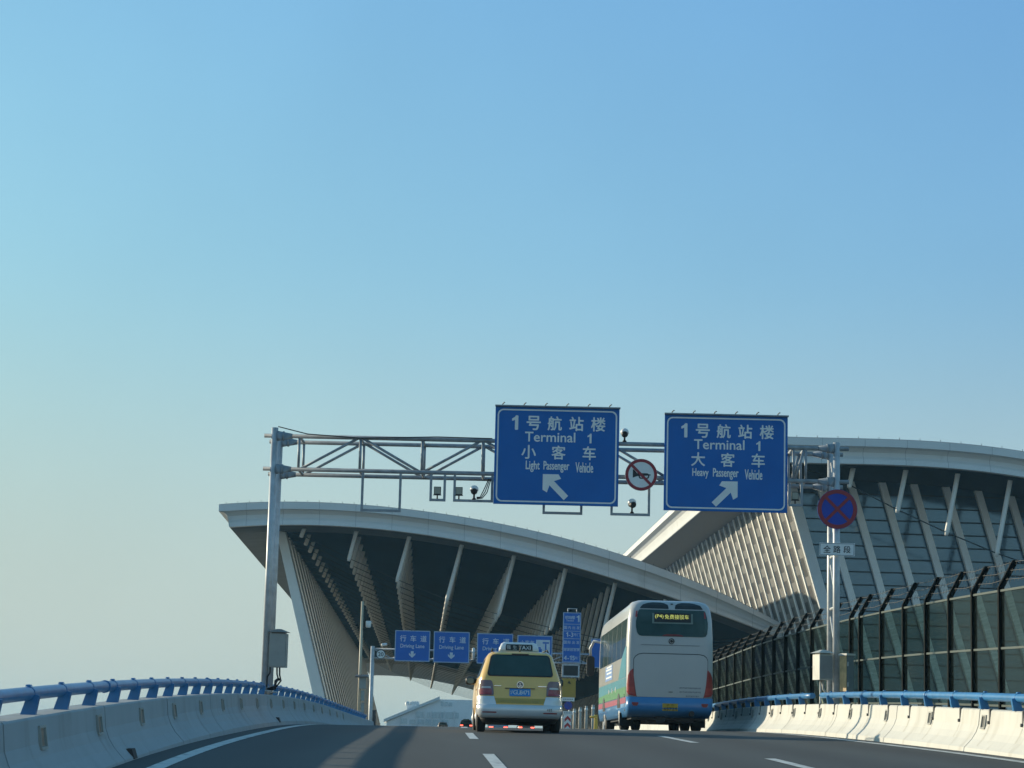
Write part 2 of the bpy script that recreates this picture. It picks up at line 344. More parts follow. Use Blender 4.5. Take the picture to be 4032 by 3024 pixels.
# ------------------------------------------------------------------ barriers with rails
def barrier(side):
    o0 = OL if side < 0 else OR; sg = side; H = .66
    prof = [(-.03, -.15), (0, .03), (.04, .07), (.13, .17), (.20, .28), (.245, .40), (.27, H - .02), (.29, H), (.62, H), (.64, H - .03), (.64, -.55)]
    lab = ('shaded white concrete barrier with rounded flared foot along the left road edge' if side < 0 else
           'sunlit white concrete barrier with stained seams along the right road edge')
    T = thing('concrete_barrier', lab, 'barrier', roadb(30, o0))
    m = MB(); rows = []
    joints = [20.5 + 6.75 * k for k in range(-7, 16)] if side < 0 else [24.4 + 6.75 * k for k in range(-7, 16)]
    st = sorted(set([round(-30 + 1.0 * i, 3) for i in range(0, 150)] + [round(j + d, 3) for j in joints for d in (-.035, -.012, .012, .035)]))
    for s in st:
        ins = .022 if any(abs(abs(s - j) - .012) < .002 for j in joints) else 0.0
        rows.append([roadb(s, o0 + sg * (p + (ins if p < .3 else 0)), z - (ins if .25 < p < .63 and z > .5 else 0)) for p, z in prof])
    m.sweep(rows, sm=False); m.build('wall_body', concrete if side > 0 else mat('painted_concrete_shaded', (.33, .37, .385), .8, var=.06, scale=1.5, grime=((.20, .20, .18), .25, 1.6, (1, 1.2, .25))), T, True)  # left wall: its shade is put into a darker, bluer base colour
    for j in joints:
        if not 15 < j < 100: continue
        q = MB(); q.sweep([[roadb(j - .012, o0 + sg * (p - .003), z + (.003 if z > .5 else 0)) for p, z in prof[1:9]], [roadb(j + .012, o0 + sg * (p - .003), z + (.003 if z > .5 else 0)) for p, z in prof[1:9]]])
        q.build('joint_seal', mat('joint_dark', (.10, .10, .095), .85), T, True)
    spots = [18.5 + 4.08 * k for k in range(0, 18)] if side < 0 else [33.5 + 4.03 * k for k in range(0, 14)]
    for s in spots:                             # recessed reflector niches: raised frame, inner lens
        q = MB(); hw = .19 if side < 0 else .14; zz = (.34, .57)
        def pt(ds, z, out):
            p = .245 + (.27 - .245) * (z - .40) / .24 if z > .4 else .20 + .045 * (z - .28) / .12
            return roadb(s + ds, o0 + sg * (p - out), z)
        for a0, a1, b0, b1 in ((-hw, hw, zz[1] - .025, zz[1]), (-hw, hw, zz[0], zz[0] + .025), (-hw, -hw + .03, zz[0] + .025, zz[1] - .025), (hw - .03, hw, zz[0] + .025, zz[1] - .025)):
            q.hexa([pt(a0, b0, -.01), pt(a1, b0, -.01), pt(a1, b0, .022), pt(a0, b0, .022)], [pt(a0, b1, -.01), pt(a1, b1, -.01), pt(a1, b1, .022), pt(a0, b1, .022)])
        fr = q.build('reflector_frame', mat('niche_frame', (.33, .33, .30), .7), T, True)
        l = MB().hexa([pt(-hw * .6, zz[0] + .03, -.01), pt(hw * .6, zz[0] + .03, -.01), pt(hw * .6, zz[0] + .03, .006), pt(-hw * .6, zz[0] + .03, .006)], [pt(-hw * .6, zz[1] - .03, -.01), pt(hw * .6, zz[1] - .03, -.01), pt(hw * .6, zz[1] - .03, .006), pt(-hw * .6, zz[1] - .03, .006)])
        l.build('reflector_lens', mat('reflector_lens', (.13, .12, .10), .35), fr, True)
    if side > 0:                                # dark drip brackets under each rail post
        for k in range(30):
            s = 30.95 + 2.08 * k
            q = MB().hexa([roadb(s - .03, o0 + .245, .43), roadb(s + .03, o0 + .245, .43), roadb(s + .03, o0 + .30, .43), roadb(s - .03, o0 + .30, .43)],
                          [roadb(s - .035, o0 + .25, H + .012), roadb(s + .035, o0 + .25, H + .012), roadb(s + .035, o0 + .30, H + .012), roadb(s - .035, o0 + .30, H + .012)])
            q.tube([roadb(s, o0 + .26, .45), roadb(s, o0 + .215, .45)], .028, 8)
            sw = .016 + .03 * random.random(); zl = (.17, .07)[k % 2]; pr_ = [(p, z) for p, z in prof if zl <= z <= .41]
            st_ = MB().sweep([[roadb(s - sw, o0 + p - .0025, z), roadb(s + sw, o0 + p - .0025, z)] for p, z in pr_])
            st_.build('water_stain', mat('stain', (.50, .48, .41), .8, var=.1, scale=6), T, True)
            q.build('drip_bracket', mat('bracket_dark', (.09, .09, .085), .7), T, True)
    else:
        for s in (28.2, 55.0):
            q = MB().hexa([roadb(s - .16, o0 + .02, .01), roadb(s + .16, o0 + .02, .01), roadb(s + .16, o0 - .16, .01), roadb(s - .16, o0 - .16, .01)],
                          [roadb(s - .16, o0 - .02, .13), roadb(s + .16, o0 - .02, .13), roadb(s + .16, o0 - .12, .13), roadb(s - .16, o0 - .12, .13)])
            q.build('scupper_box', mat('scupper', (.06, .05, .045), .8), T, True)
    # rail on top
    lab = ('blue tubular guard rail on slanted plate posts above the shaded left barrier' if side < 0 else
           'light blue sunlit tubular guard rail above the right barrier')
    G = thing('guard_rail', lab, 'guard rail', roadb(30, o0 + sg * .4, H))
    orr = (-4.597 if side < 0 else 7.915) * SC; zr = .877 * SC
    gap = (53.9, 55.3) if side > 0 else None
    def railtube(a, b):
        n = int((b - a) / 1.0) + 1
        t = MB().tube([roadb(a + (b - a) * i / n, orr, zr - .065) for i in range(n + 1)], .068, 12)
        t.build('rail_tube', steel_blue, G, True)
    if gap: railtube(-20, gap[0]); railtube(gap[1], 115)
    else: railtube(-20, 115)
    k = 0; s = 12.35
    while s < 112:
        if not (gap and gap[0] - .1 < s < gap[1] + .1):
            q = MB(); th = .045; c = orr          # slanted plate post, foot outside, head over the road
            pl = [(c - sg * .085, H), (c + sg * .065, H), (c + sg * .0, zr - .06), (c - sg * .115, zr - .08)]
            q.add([roadb(s - th, o, z) for o, z in pl] + [roadb(s + th, o, z) for o, z in pl], [(0, 1, 2, 3), (7, 6, 5, 4), (0, 4, 5, 1), (1, 5, 6, 2), (2, 6, 7, 3), (3, 7, 4, 0)])
            q.tube([roadb(s - .03, orr, zr - .065), roadb(s + .03, orr, zr - .065)], .072, 12)
            q.hexa([roadb(s - .05, orr - .03, zr + .005), roadb(s + .05, orr - .03, zr + .005), roadb(s + .05, orr + .03, zr + .005), roadb(s - .05, orr + .03, zr + .005)],
                   [roadb(s - .04, orr - .02, zr + .025), roadb(s + .04, orr - .02, zr + .025), roadb(s + .04, orr + .02, zr + .025), roadb(s - .04, orr + .02, zr + .025)])
            q.build('rail_post', steel_blue, G, True)
        s += 2.12
    for s in (28.6, 42.2):
        MB().tube([roadb(s - .06, orr, zr - .065), roadb(s + .06, orr, zr - .065)], .079, 12).build('rail_sleeve', steel_blue, G, True)
barrier(-1); barrier(1)

# ------------------------------------------------------------------ fence on the right
OF = 9.5
posts = [32.6, 34.7, 36.8, 38.9, 41.1, 43.2, 45.2, 47.4, 49.7, 52.3, 55.0, 56.3, 59.4, 62.5, 65.1, 67.6, 70.2, 72.8, 75.4, 78.1, 80.7, 83.3, 85.9, 88.4, 91, 93.6, 96.2, 98.8]
FT = thing('security_fence', 'tall dark green glazed fence with outward bent posts and barbed wire beside the right barrier', 'fence', roadb(45, OF))
tipx, tipz = .27, .50
for s in posts:
    hd = .04; top = 2.83; m = MB()
    for dy0, dy1, dx in ((-.045, .045, .055),):
        m.sweep([[roadb(s + dy0, OF - dx, z) if False else roadb(s + a, OF + b + ox, z) for a, b in ((-.045, -.055), (.045, -.055), (.045, .055), (-.045, .055))]
                 for z, ox in ((-.5, 0), (top, 0), (top + tipz, tipx))], closed=True)
    m.build('fence_post', fence_green, FT, True)
for a, b in zip(posts[:-1], posts[1:]):
    m = MB()
    for z in (.70, 1.73, top - .06):
        m.hexa([roadb(a + .045, OF - .025, z - .02), roadb(b - .045, OF - .025, z - .02), roadb(b - .045, OF + .025, z - .02), roadb(a + .045, OF + .025, z - .02)],
               [roadb(a + .045, OF - .025, z + .02), roadb(b - .045, OF - .025, z + .02), roadb(b - .045, OF + .025, z + .02), roadb(a + .045, OF + .025, z + .02)])
    fr = m.build('panel_frame', fence_frame, FT, True)
    for z0, z1_ in ((.72, 1.71), (1.75, top - .08)):
        MB().hexa([roadb(a + .045, OF - .006, z0), roadb(b - .045, OF - .006, z0), roadb(b - .045, OF + .006, z0), roadb(a + .045, OF + .006, z0)],
                  [roadb(a + .045, OF - .006, z1_), roadb(b - .045, OF - .006, z1_), roadb(b - .045, OF + .006, z1_), roadb(a + .045, OF + .006, z1_)]).build('glass_pane', screen_panel, fr, True)
for k in range(3):
    m = MB(); f = .3 + .33 * k; pts = []
    for a, b in zip(posts[:-1], posts[1:]):
        for t in (0, .5): pts.append(roadb(a + (b - a) * t, OF + tipx * f, top + tipz * f - (.03 if t else 0)))
    m.tube(pts, .007, 5)
    for a, b in zip(posts[:-1], posts[1:]):
        for t in range(8):
            p = roadb(a + (b - a) * (t + .5) / 8, OF + tipx * f, top + tipz * f - .02); e = .045
            m.tube([p + Vector((0, -e, e)), p + Vector((0, e, -e))], .004, 3, False)
    m.build('barbed_wire', mat('wire', (.10, .10, .095), .5, .5), FT, True)

# ================================================================== TERMINAL BUILDINGS
def roof_profile(top_pts, bot_pts, Y, x_end=None):
    T_ = [ad(x, y, Y) for x, y in top_pts]; B_ = [ad(x, y, Y) for x, y in bot_pts]
    return polyfit([p.x for p in T_], [p.z for p in T_], 4), polyfit([p.x for p in B_], [p.z for p in B_], 3)
def hall(T, x0, x1, ft, hgt, Y0, Y1, n, grey_w, fascia_label=None):
    """roof edge, roof skin and soffit of one shell; ft = top of the fascia, hgt = its depth"""
    prof = [(0, 0, 0), (0, .31, 0), (.55, .35, .45), (.85, .50, .75), (.80, .68, .85), (.55, .80, .9), (.50, 1.0, .95), (1.0, 1.02, 1.0)]
    xs = [x0 + (x1 - x0) * (i / n) for i in range(n + 1)]
    rows = []
    for i, x in enumerate(xs):
        mit = max(0.0, 1 - (x - x0) / 1.2) if i < 2 else 0.0
        rows.append([Vector((x + (ins if i == 0 else 0), Y0 + d, ft(x) - hgt(x) * h)) for d, h, ins in prof])
    MB().sweep(rows, sm=False).build('front_fascia', white_clad, T, True)
    for k in range(int((x1 - x0) / 3.2)):            # open joints between the cladding panels
        x = x0 + 2.4 + 3.2 * k; jr = [[Vector((x + dx, Y0 + d - .008, ft(x + dx) - hgt(x) * h)) for d, h, ins in prof[:7]] for dx in (-.016, .016)]
        MB().sweep(jr).build('panel_joint', mat('joint_grey', (.42, .42, .41), .7), T, True)
    # left eave, the same section turned along the building
    zt = ft(x0); h0 = hgt(x0)
    er = [[Vector((x0 + d * 1.0 + (.0 if k else 0), y + d * 0, zt - h0 * h)) for k, (d, h, ins) in enumerate([(0, 0, 0), (0, .31, 0), (.45, .35, 0), (.75, .5, 0), (.85, .68, 0), (.9, .8, 0), (.95, 1.0, 0), (1.0, 1.02, 0)])] for y in [Y0 + .0] + [Y0 + 1 + (Y1 - Y0 - 1) * k / 30 for k in range(31)]]
    MB().sweep(er).build('side_eave', white_clad, T, True)
    MB().sweep([[Vector((x, y, ft(x) + .02)) for x in xs] for y in (Y0, Y1)], sm=True).build('roof', mat('roof_sheet', (.5, .51, .52), .4, .3, var=.05, scale=.2), T, True)
    return xs
# ---- hall A: the open canopy over the road ahead
YA, YA1 = 200.0, 505.0
A_top = [(473, 1090), (579, 1084), (707, 1085.5), (781, 1090), (915, 1106), (1000, 1118), (1097, 1134.6), (1161, 1147), (1317, 1190.6), (1508, 1260), (1668, 1336)]
A_bot = [(497, 1137), (600, 1132), (766, 1137.5), (885, 1151), (997, 1166), (1109, 1188), (1223, 1217), (1335, 1251), (1439, 1288), (1578, 1333)]
fA, bA = roof_profile(A_top, A_bot, YA)
xA0 = ad(473, 1090, YA).x; xA1 = ad(1668, 1336, YA).x
hA = lambda x: max(1.2, min(2.4, fA(x) - bA(max(x, xA0 + 1))))
TA = thing('terminal_canopy', 'long curved white roof canopy on slanted struts over the road ahead', 'terminal', (6, YA, 0))
xsA = hall(TA, xA0, xA1 + 1.0, fA, hA, YA, YA1 + 90, 48, 6)
sof = lambda x: fA(x) - hA(x) * 1.02
gx = xA0 + 4.9                                   # pillar line
xi = [gx + (xA1 + 1.0 - gx) * i / 40 for i in range(41)]
b = MB(); b.sweep([[Vector((x, y, sof(x))) for x in [xA0 + 1.0] + [xA0 + 1 + (xA1 - xA0) * i / 40 for i in range(1, 41)]] for y in (YA + .9, YA + 7)])
b.sweep([[Vector((x, y, sof(x))) for x in (xA0 + 1.0, xA0 + 2.5, gx - .0)] for y in (YA + 7, YA1)])
b.build('soffit_border', soffit_grey, TA, True)
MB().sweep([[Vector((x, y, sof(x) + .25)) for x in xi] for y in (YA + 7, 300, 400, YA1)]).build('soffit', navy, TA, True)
lv = MB()
for k in range(44):                              # open louvre blades at the far end, sky between
    y = YA1 + 2 + k * 2.0
    lv.sweep([[Vector((x, y, sof(x))), Vector((x, y + .9, sof(x))), Vector((x, y + .9, sof(x) - .7)), Vector((x, y, sof(x) - .7))] for x in xi], closed=True)
lv.build('louvre_blades', white_clad, TA, True)
strutsA = [((659, 1137), (650, 1161)), ((771, 1142), (753, 1212)), ((885, 1152), (857, 1258)), ((998, 1167), (964, 1301)), ((1111, 1191), (1076, 1333)), ((1222, 1218), (1189, 1362)), ((1329, 1251), (1299, 1386)), ((1438, 1291), (1410, 1400))]
YS = 204.0
sp = []
for (tx, ty), (bx, by) in strutsA:
    t_ = ad(tx, ty, YS); b_ = ad(bx, by, YS); sp.append((t_, b_))
inst = []
bays = [k for k in range(0, 38)]
def strut_mesh(m, t_, b_, y):
    d = (b_ - t_); t2 = Vector((t_.x - d.x * .06, y, sof(t_.x) + .3)); b2 = Vector((b_.x, y, b_.z)); d2 = (b2 - t2)
    return m.tube([t2, t2 + d2 * .06, t2 + d2 * .93, b2], [.13, .19, .19, .12], 10)
cnt = 0; rest = MB()
for k in bays:
    y = YS + 8.0 * k
    for r, (t_, b_) in enumerate(sp):
        if cnt < 100 and k < 14 and r < 8:
            strut_mesh(MB(), t_, b_, y).build('strut', strut_white, TA, True); cnt += 1
        else: strut_mesh(rest, t_, b_, y)
ro = rest.build('strut', strut_white, TA, True); ro['kind'] = 'stuff'
for k in bays:
    y = YS + 8.0 * k
    pts = [Vector((gx, y, sof(gx) - .1))] + [Vector((b_.x, y, b_.z + .25)) for t_, b_ in sp] + [Vector((xA1 + .3, y, sof(xA1)))]
    MB().tube(pts, .03, 5).build('tie_cable', cable_m, TA, True)
ptop = at(*z1(530, 1000), 206.0)
for k in range(0, 38):                           # leaning side pillars
    y = 206.0 + 8.0 * k; m = MB(); dzz = ptop.z; slope = .268
    xt = ptop.x; xb = xt + slope * dzz
    def sec(f, wd): x = xb + (xt - xb) * f; z = dzz * f + .2 * f; return [(x - .05, y, z), (x + wd, y, z), (x + wd, y + 4.6, z), (x - .05, y + 4.6, z)]
    m.hexa([Vector(p) for p in sec(0, 1.15)], [Vector(p) for p in sec(1, .75)]); m.build('pillar', rib_white, TA, True)
for i in range(0, 60):
    x = xA0 + .6 + 1.02 * i * 1.0
    if x > xA1: break
    m = MB().tube([(x, YA + .25, fA(x)), (x, YA + .25, fA(x) + .2)], .02, 5); m.build('roof_pin', cable_m, TA, True)
# ---- hall B: the nearer hall on the right
YB, YB1 = 168.0, 500.0
B_top = [(1700, 944.6), (1816, 947), (1956, 951.6), (2069, 957), (2212, 971)]
pB = [ad(x, y, YB) for x, y in B_top]
xB0 = 23.8
tx = [xB0] + [p.x for p in pB] + [48.5, 54, 62, 71]; tz = [pB[0].z + .12] + [p.z for p in pB]
dzr = [.9, 2.3, 4.9, 8.6]; tz += [pB[-1].z - d for d in dzr]
fB = polyfit(tx, tz, 4); hB = lambda x: 1.84
TB = thing('terminal_hall', 'nearer terminal hall with curved white roof, slanted glass front and white ribbed side wall', 'terminal', (45, YB, 0))
xB1 = 71.0
hall(TB, xB0, xB1, fB, hB, YB, YB1, 44, 6)
sofB = lambda x: fB(x) - hB(x) * 1.02
xi = [xB0 + 1 + (xB1 - xB0 - 1) * i / 40 for i in range(41)]
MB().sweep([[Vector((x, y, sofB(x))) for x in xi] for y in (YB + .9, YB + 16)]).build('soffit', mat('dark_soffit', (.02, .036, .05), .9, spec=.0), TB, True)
YG = 179.0
xcor = 28.15; zcor = sofB(30); sl_ = .288
wallx = lambda z: xcor + sl_ * (zcor - z)
m = MB(); m.sweep([[Vector((x, y, sofB(x) - .02)) for x in (xB0 + 1, xcor + .8)] for y in (YB + 16, YB1)]).build('side_soffit', mat('pale_soffit', (.22, .23, .24), .6, stretch=(1, 8, 1)), TB, True)
# glass front
m = MB(); m.add([(wallx(0), YG, 0), (xB1, YG, 0), (xB1, YG, sofB(xB1) + .3)] + [(x, YG, sofB(x) + .3) for x in [70 - 4 * i for i in range(11)]] + [(xcor, YG, zcor + .3)], [list(range(15))])
m.build('glass_front', glass_f, TB, True)
zq = zcor - 1.0; 
while zq > 4:
    MB().box((wallx(zq), YG - .10, zq - .05), (xB1 - .5, YG + .02, zq + .05)).build('mullion', cable_m, TB, True)
    zq -= 1.03
for i in range(0, 14):
    x = 2.52 * i; wd = .85 if i == 0 else .55
    a = [(wallx(0) + x, YG - .55, 0), (wallx(0) + x + wd, YG - .55, 0), (wallx(0) + x + wd, YG - .08, 0), (wallx(0) + x, YG - .08, 0)]
    xt = xcor + x; zt = min(sofB(xt) - .1, 60)
    xt = wallx(zt) + x
    if xt > xB1 - 3: break
    t4 = [(xt, YG - .55, zt), (xt + wd, YG - .55, zt), (xt + wd, YG - .08, zt), (xt, YG - .08, zt)]
    MB().hexa(a, t4).build('facade_column', white_clad if i == 0 else rib_white, TB, True)
SB = [((1844, 1006), (1834, 1054)), ((1958, 1010), (1938, 1108)), ((2070, 1019), (2044, 1157)), ((2184, 1030), (2152, 1202)), ((2300, 1043), (2262, 1240)), ((2420, 1062), (2380, 1268))]
ys = YB + 3; cb = [Vector((xcor + .4, ys, zcor - .1))]
for (tx_, ty_), (bx_, by_) in SB:
    t_ = ad(tx_, ty_, ys); b_ = ad(bx_, by_, ys); d = b_ - t_; t2 = t_ - d * .12
    MB().tube([t2, t2 + d * .06, t2 + d * 1.05, b_], [.13, .19, .19, .12], 10).build('strut', strut_white, TB, True); cb.append(b_ + Vector((0, 0, .25)))
cb.append(Vector((66, ys, sofB(66)))); MB().tube(cb, .05, 5).build('tie_cable', cable_m, TB, True)
# side wall: backing with windows, leaning ribs
def side_wall_mat():
    m = mat('side_wall_panel', (.17, .165, .15), .6, var=.12, scale=.5); n = m.node_tree; b_ = n.nodes['Principled BSDF']
    tc = n.nodes.new('ShaderNodeTexCoord'); sx = n.nodes.new('ShaderNodeSeparateXYZ'); n.links.new(tc.outputs['Object'], sx.inputs[0])
    cm = n.nodes.new('ShaderNodeCombineXYZ'); n.links.new(sx.outputs[2], cm.inputs[0]); n.links.new(sx.outputs[1], cm.inputs[1])
    br = n.nodes.new('ShaderNodeTexBrick'); br.inputs['Scale'].default_value = 1; br.inputs['Brick Width'].default_value = 2.2; br.inputs['Row Height'].default_value = 3.4; br.offset = .5
    br.inputs['Mortar Size'].default_value = .36; br.inputs['Mortar Smooth'].default_value = 0; br.inputs['Color1'].default_value = (.022, .022, .02, 1); br.inputs['Color2'].default_value = (.06, .055, .05, 1)
    old = b_.inputs['Base Color'].links[0].from_socket; n.links.new(old, br.inputs['Mortar']); n.links.new(cm.outputs[0], br.inputs[0]); n.links.new(br.outputs[0], b_.inputs['Base Color'])
    return m
m = MB(); m.sweep([[Vector((wallx(z) + .45, y, z)) for z in (0, zcor + .3)] for y in (YG, YB1 + 60)]).build('side_wall', side_wall_mat(), TB, True)
for i in range(0, 95):
    y = YG + 1.2 + 3.4 * i; m = MB()
    f = lambda z: [(wallx(z) + .33, y, z), (wallx(z) + .47, y, z), (wallx(z) + .47, y + .5, z), (wallx(z) + .33, y + .5, z)]
    m.hexa(f(0), f(zcor)); m.build('side_rib', rib_white, TB, True)
for i in range(0, 30):
    x = xB0 + .6 + 1.55 * i
    MB().tube([(x, YB + .25, fB(x)), (x, YB + .25, fB(x) + .2)], .02, 5).build('roof_pin', cable_m, TB, True)
# ---- pale office building far beyond the canopy
YO = 640.0
def oz(x, y): return at(*z5(x, y), YO)
TO = thing('office_building', 'pale white office block with sloping roof edge far beyond the canopy', 'building', (0, YO, 0))
pl = [oz(300, 1332), oz(815, 1115), oz(1250, 1125), oz(1250, 1400)]
poly = [(pl[0].x, 0), (pl[0].x, pl[0].z), (pl[1].x, pl[1].z), (pl[2].x, pl[2].z), (pl[2].x, 0)]
m = MB().prism(poly, YO, YO + 40); m.build('wall', mat('office_white', (.86, .88, .88), .6, var=.03, scale=.1), TO, True)
roofm = MB(); a_, b_ = pl[0], pl[1]; dv = Vector((0, 0, 1.0))
roofm.hexa([a_ + Vector((-.8, -1, -.1)), b_ + Vector((0, -1, 0)), b_ + Vector((0, 42, 0)), a_ + Vector((-.8, 42, -.1))], [a_ + Vector((-.8, -1, .7)), b_ + Vector((0, -1, .8)), b_ + Vector((0, 42, .8)), a_ + Vector((-.8, 42, .7))])
roofm.build('roof', mat('office_roof', (.68, .72, .73), .5), TO, True)
ow = mat('office_glass', (.62, .70, .72), .25, spec=.8)
for x0, x1, y0, y1 in ((590, 655, 1235, 1290), (690, 720, 1240, 1290), (740, 815, 1240, 1295), (820, 850, 1240, 1295), (865, 945, 1240, 1300), (960, 1000, 1245, 1300), (825, 850, 1135, 1180), (860, 890, 1140, 1180), (900, 935, 1145, 1180), (430, 500, 1300, 1350), (520, 580, 1310, 1355), (600, 660, 1310, 1355), (680, 730, 1310, 1360), (750, 810, 1310, 1360), (830, 900, 1315, 1362)):
    p, q = oz(x0, y1), oz(x1, y0); MB().box((p.x, YO - .15, p.z), (q.x, YO + .1, q.z)).build('window', ow, TO, True)
for x0 in (425, 575, 660, 730, 818, 855, 950):
    p, q = oz(x0, 1400), oz(x0 + 12, 1225 if x0 > 500 else 1285); MB().box((p.x, YO - .5, p.z), (q.x, YO - .16, q.z)).build('facade_fin', mat('fin_white', (.75, .77, .77), .6), TO, True)
p, q = oz(495, 1200), oz(690, 1172); MB().box((p.x, YO + 3, p.z - 4), (q.x, YO + 12, q.z)).build('roof_platform', mat('office_roof', (.5, .55, .56)), TO, True)
for xx in (500, 548, 572, 596):
    p = oz(xx, 1175); q = oz(xx, 1130); MB().lathe((p.x, YO + 6, p.z), (0, 0, 1), [(0, .6), (.1, .65), (q.z - p.z - .3, .65), (q.z - p.z, .3)], 12).build('roof_tank', white_clad, TO, True)

# ================================================================== SIGN GANTRY
G0 = at(1041, 2690, 55.5); PHI = -.05
gu = Vector((math.cos(PHI), math.sin(PHI), 0)); gn = Vector((-gu.y, gu.x, 0))
def gl(px, py, off=0.0):
    """photo pixel -> (along, up) on the gantry's plane, off metres towards the camera"""
    d = ray(px, py); o = Vector((0, 0, CAMZ)); t = ((G0 - gn * off - o).dot(gn)) / d.dot(gn); p = o + d * t - G0
    return p.dot(gu), p.z
def gw(u, v, w): return G0 + gu * u + gn * v + Vector((0, 0, w))
TG = thing('sign_gantry', 'grey steel truss gantry on paired round poles spanning the road', 'gantry', G0, PHI)
uR = gl(3293, 2150)[0]; wT = gl(1342, 1722)[1]; wB = gl(1342, 1852)[1]; wP = gl(1075, 1684)[1]; DV = 1.1
for u, foot in ((0, -.5), (uR, -.5)):
    for v in (0, DV):
        m = MB().tube([(u, v, foot), (u, v, wP + (0 if u == 0 else -.05))], .083, 18); m.lathe((u, v, foot + .3), (0, 0, 1), [(0, .2), (.03, .2)], 16)
        m.build('pole', galv, TG)
    k = 0
    if u > 0:
        zz = .9
        while zz < wB - .3:
            m = MB().tube([(u, 0, zz), (u, DV, zz)], .035, 8); m.tube([(u, 0, zz + .1), (u, DV, zz + 1.15)], .025, 8); m.build('pole_rung', galv, TG); zz += 1.27
for v in (0, DV):
    for wz in (wT, wB):
        MB().tube([(-.25, v, wz), (uR + .30, v, wz)], .052, 12).build('chord', galv_dark, TG)
        for u0, sg in ((0, 1), (uR, -1)):
            m = MB(); m.tube([(u0 + sg * .07, v, wz), (u0 + sg * .20, v, wz), (u0 + sg * .20, v, wz), (u0 + sg * .44, v, wz)], [.13, .105, .105, .062], 10)
            m.tube([(u0 + sg * .20, v, wz), (u0 + sg * .24, v, wz)], .118, 12); m.build('flange_bracket', galv_dark, TG)
nodes = [gl(800 + x * .5425, 1780)[0] for x in (695, 1140, 1590, 2030)]
stp = nodes[2] - nodes[1]
while nodes[-1] + stp < uR - .4: nodes.append(nodes[-1] + stp)
nodes.append(uR - .75)
for i, u in enumerate(nodes):
    for v in (0, DV): MB().tube([(u, v, wB), (u, v, wT)], .034, 8).build('web_vertical', galv_dark, TG)
    m = MB(); m.tube([(u, 0, wT), (u, DV, wT)], .034, 8); m.tube([(u, 0, wB), (u, DV, wB)], .034, 8); m.build('cross_strut', galv, TG)
    if i + 1 < len(nodes):
        for v in (0, DV):
            a, b_ = ((u, wB), (nodes[i + 1], wT)) if i % 2 == 0 else ((u, wT), (nodes[i + 1], wB))
            MB().tube([(a[0] + .03, v, a[1]), (b_[0] - .03, v, b_[1])], .034, 8).build('web_diagonal', galv_dark, TG)
def hanger(xa, xb, yb, conv, v=0.0):
    a = gl(*conv(xa, yb)); b_ = gl(*conv(xb, yb)); zt = wB - .04; r = .03; wz = (a[1] + b_[1]) / 2
    m = MB(); m.box((a[0] - r, v - r, wz - r), (a[0] + r, v + r, zt)); m.box((b_[0] - r, v - r, wz - r), (b_[0] + r, v + r, zt)); m.box((a[0] + r, v - r, wz - r), (b_[0] - r, v + r, wz + r))
    m.build('hanger_frame', galv_dark, TG); return wz + r
hA_ = hanger(1150, 1425, 848, z1); hB1 = hanger(1650, 1750, 772, z1); hC = hanger(1822, 2095, 778, z1)
hanger(538, 772, 741, z2, .1); hD = hanger(960, 1192, 752, z2); hE = hanger(405, 500, 662, z3)
m = MB(); c0 = gl(*z1(548, 243)); c1 = gl(*z1(760, 297)); c2 = gl(*z1(1140, 332)); c3 = gl(*z1(1700, 318)); c4 = gl(*z1(2100, 330))
m.tube([(c0[0], -.1, c0[1]), (c1[0], -.1, c1[1]), (c2[0], -.1, c2[1] + .02), (c3[0], -.1, c3[1]), (c4[0], -.1, c4[1])], .014, 6); m.build('power_cable', black, TG)
p0 = gl(*z1(1985, 765)); m = MB()
for k in range(3):
    e = gl(*z1(2090 - 8 * k, 620)); mm = gl(*z1(2060 - 14 * k, 720 - 4 * k))
    m.tube([(p0[0], -.05, p0[1] + .02 * k), ((p0[0] * .45 + mm[0] * .55), -.06, mm[1] - .14), (mm[0], -.06, mm[1]), (e[0], -.05, e[1])], .013, 6)
m.build('camera_cable', black, TG)

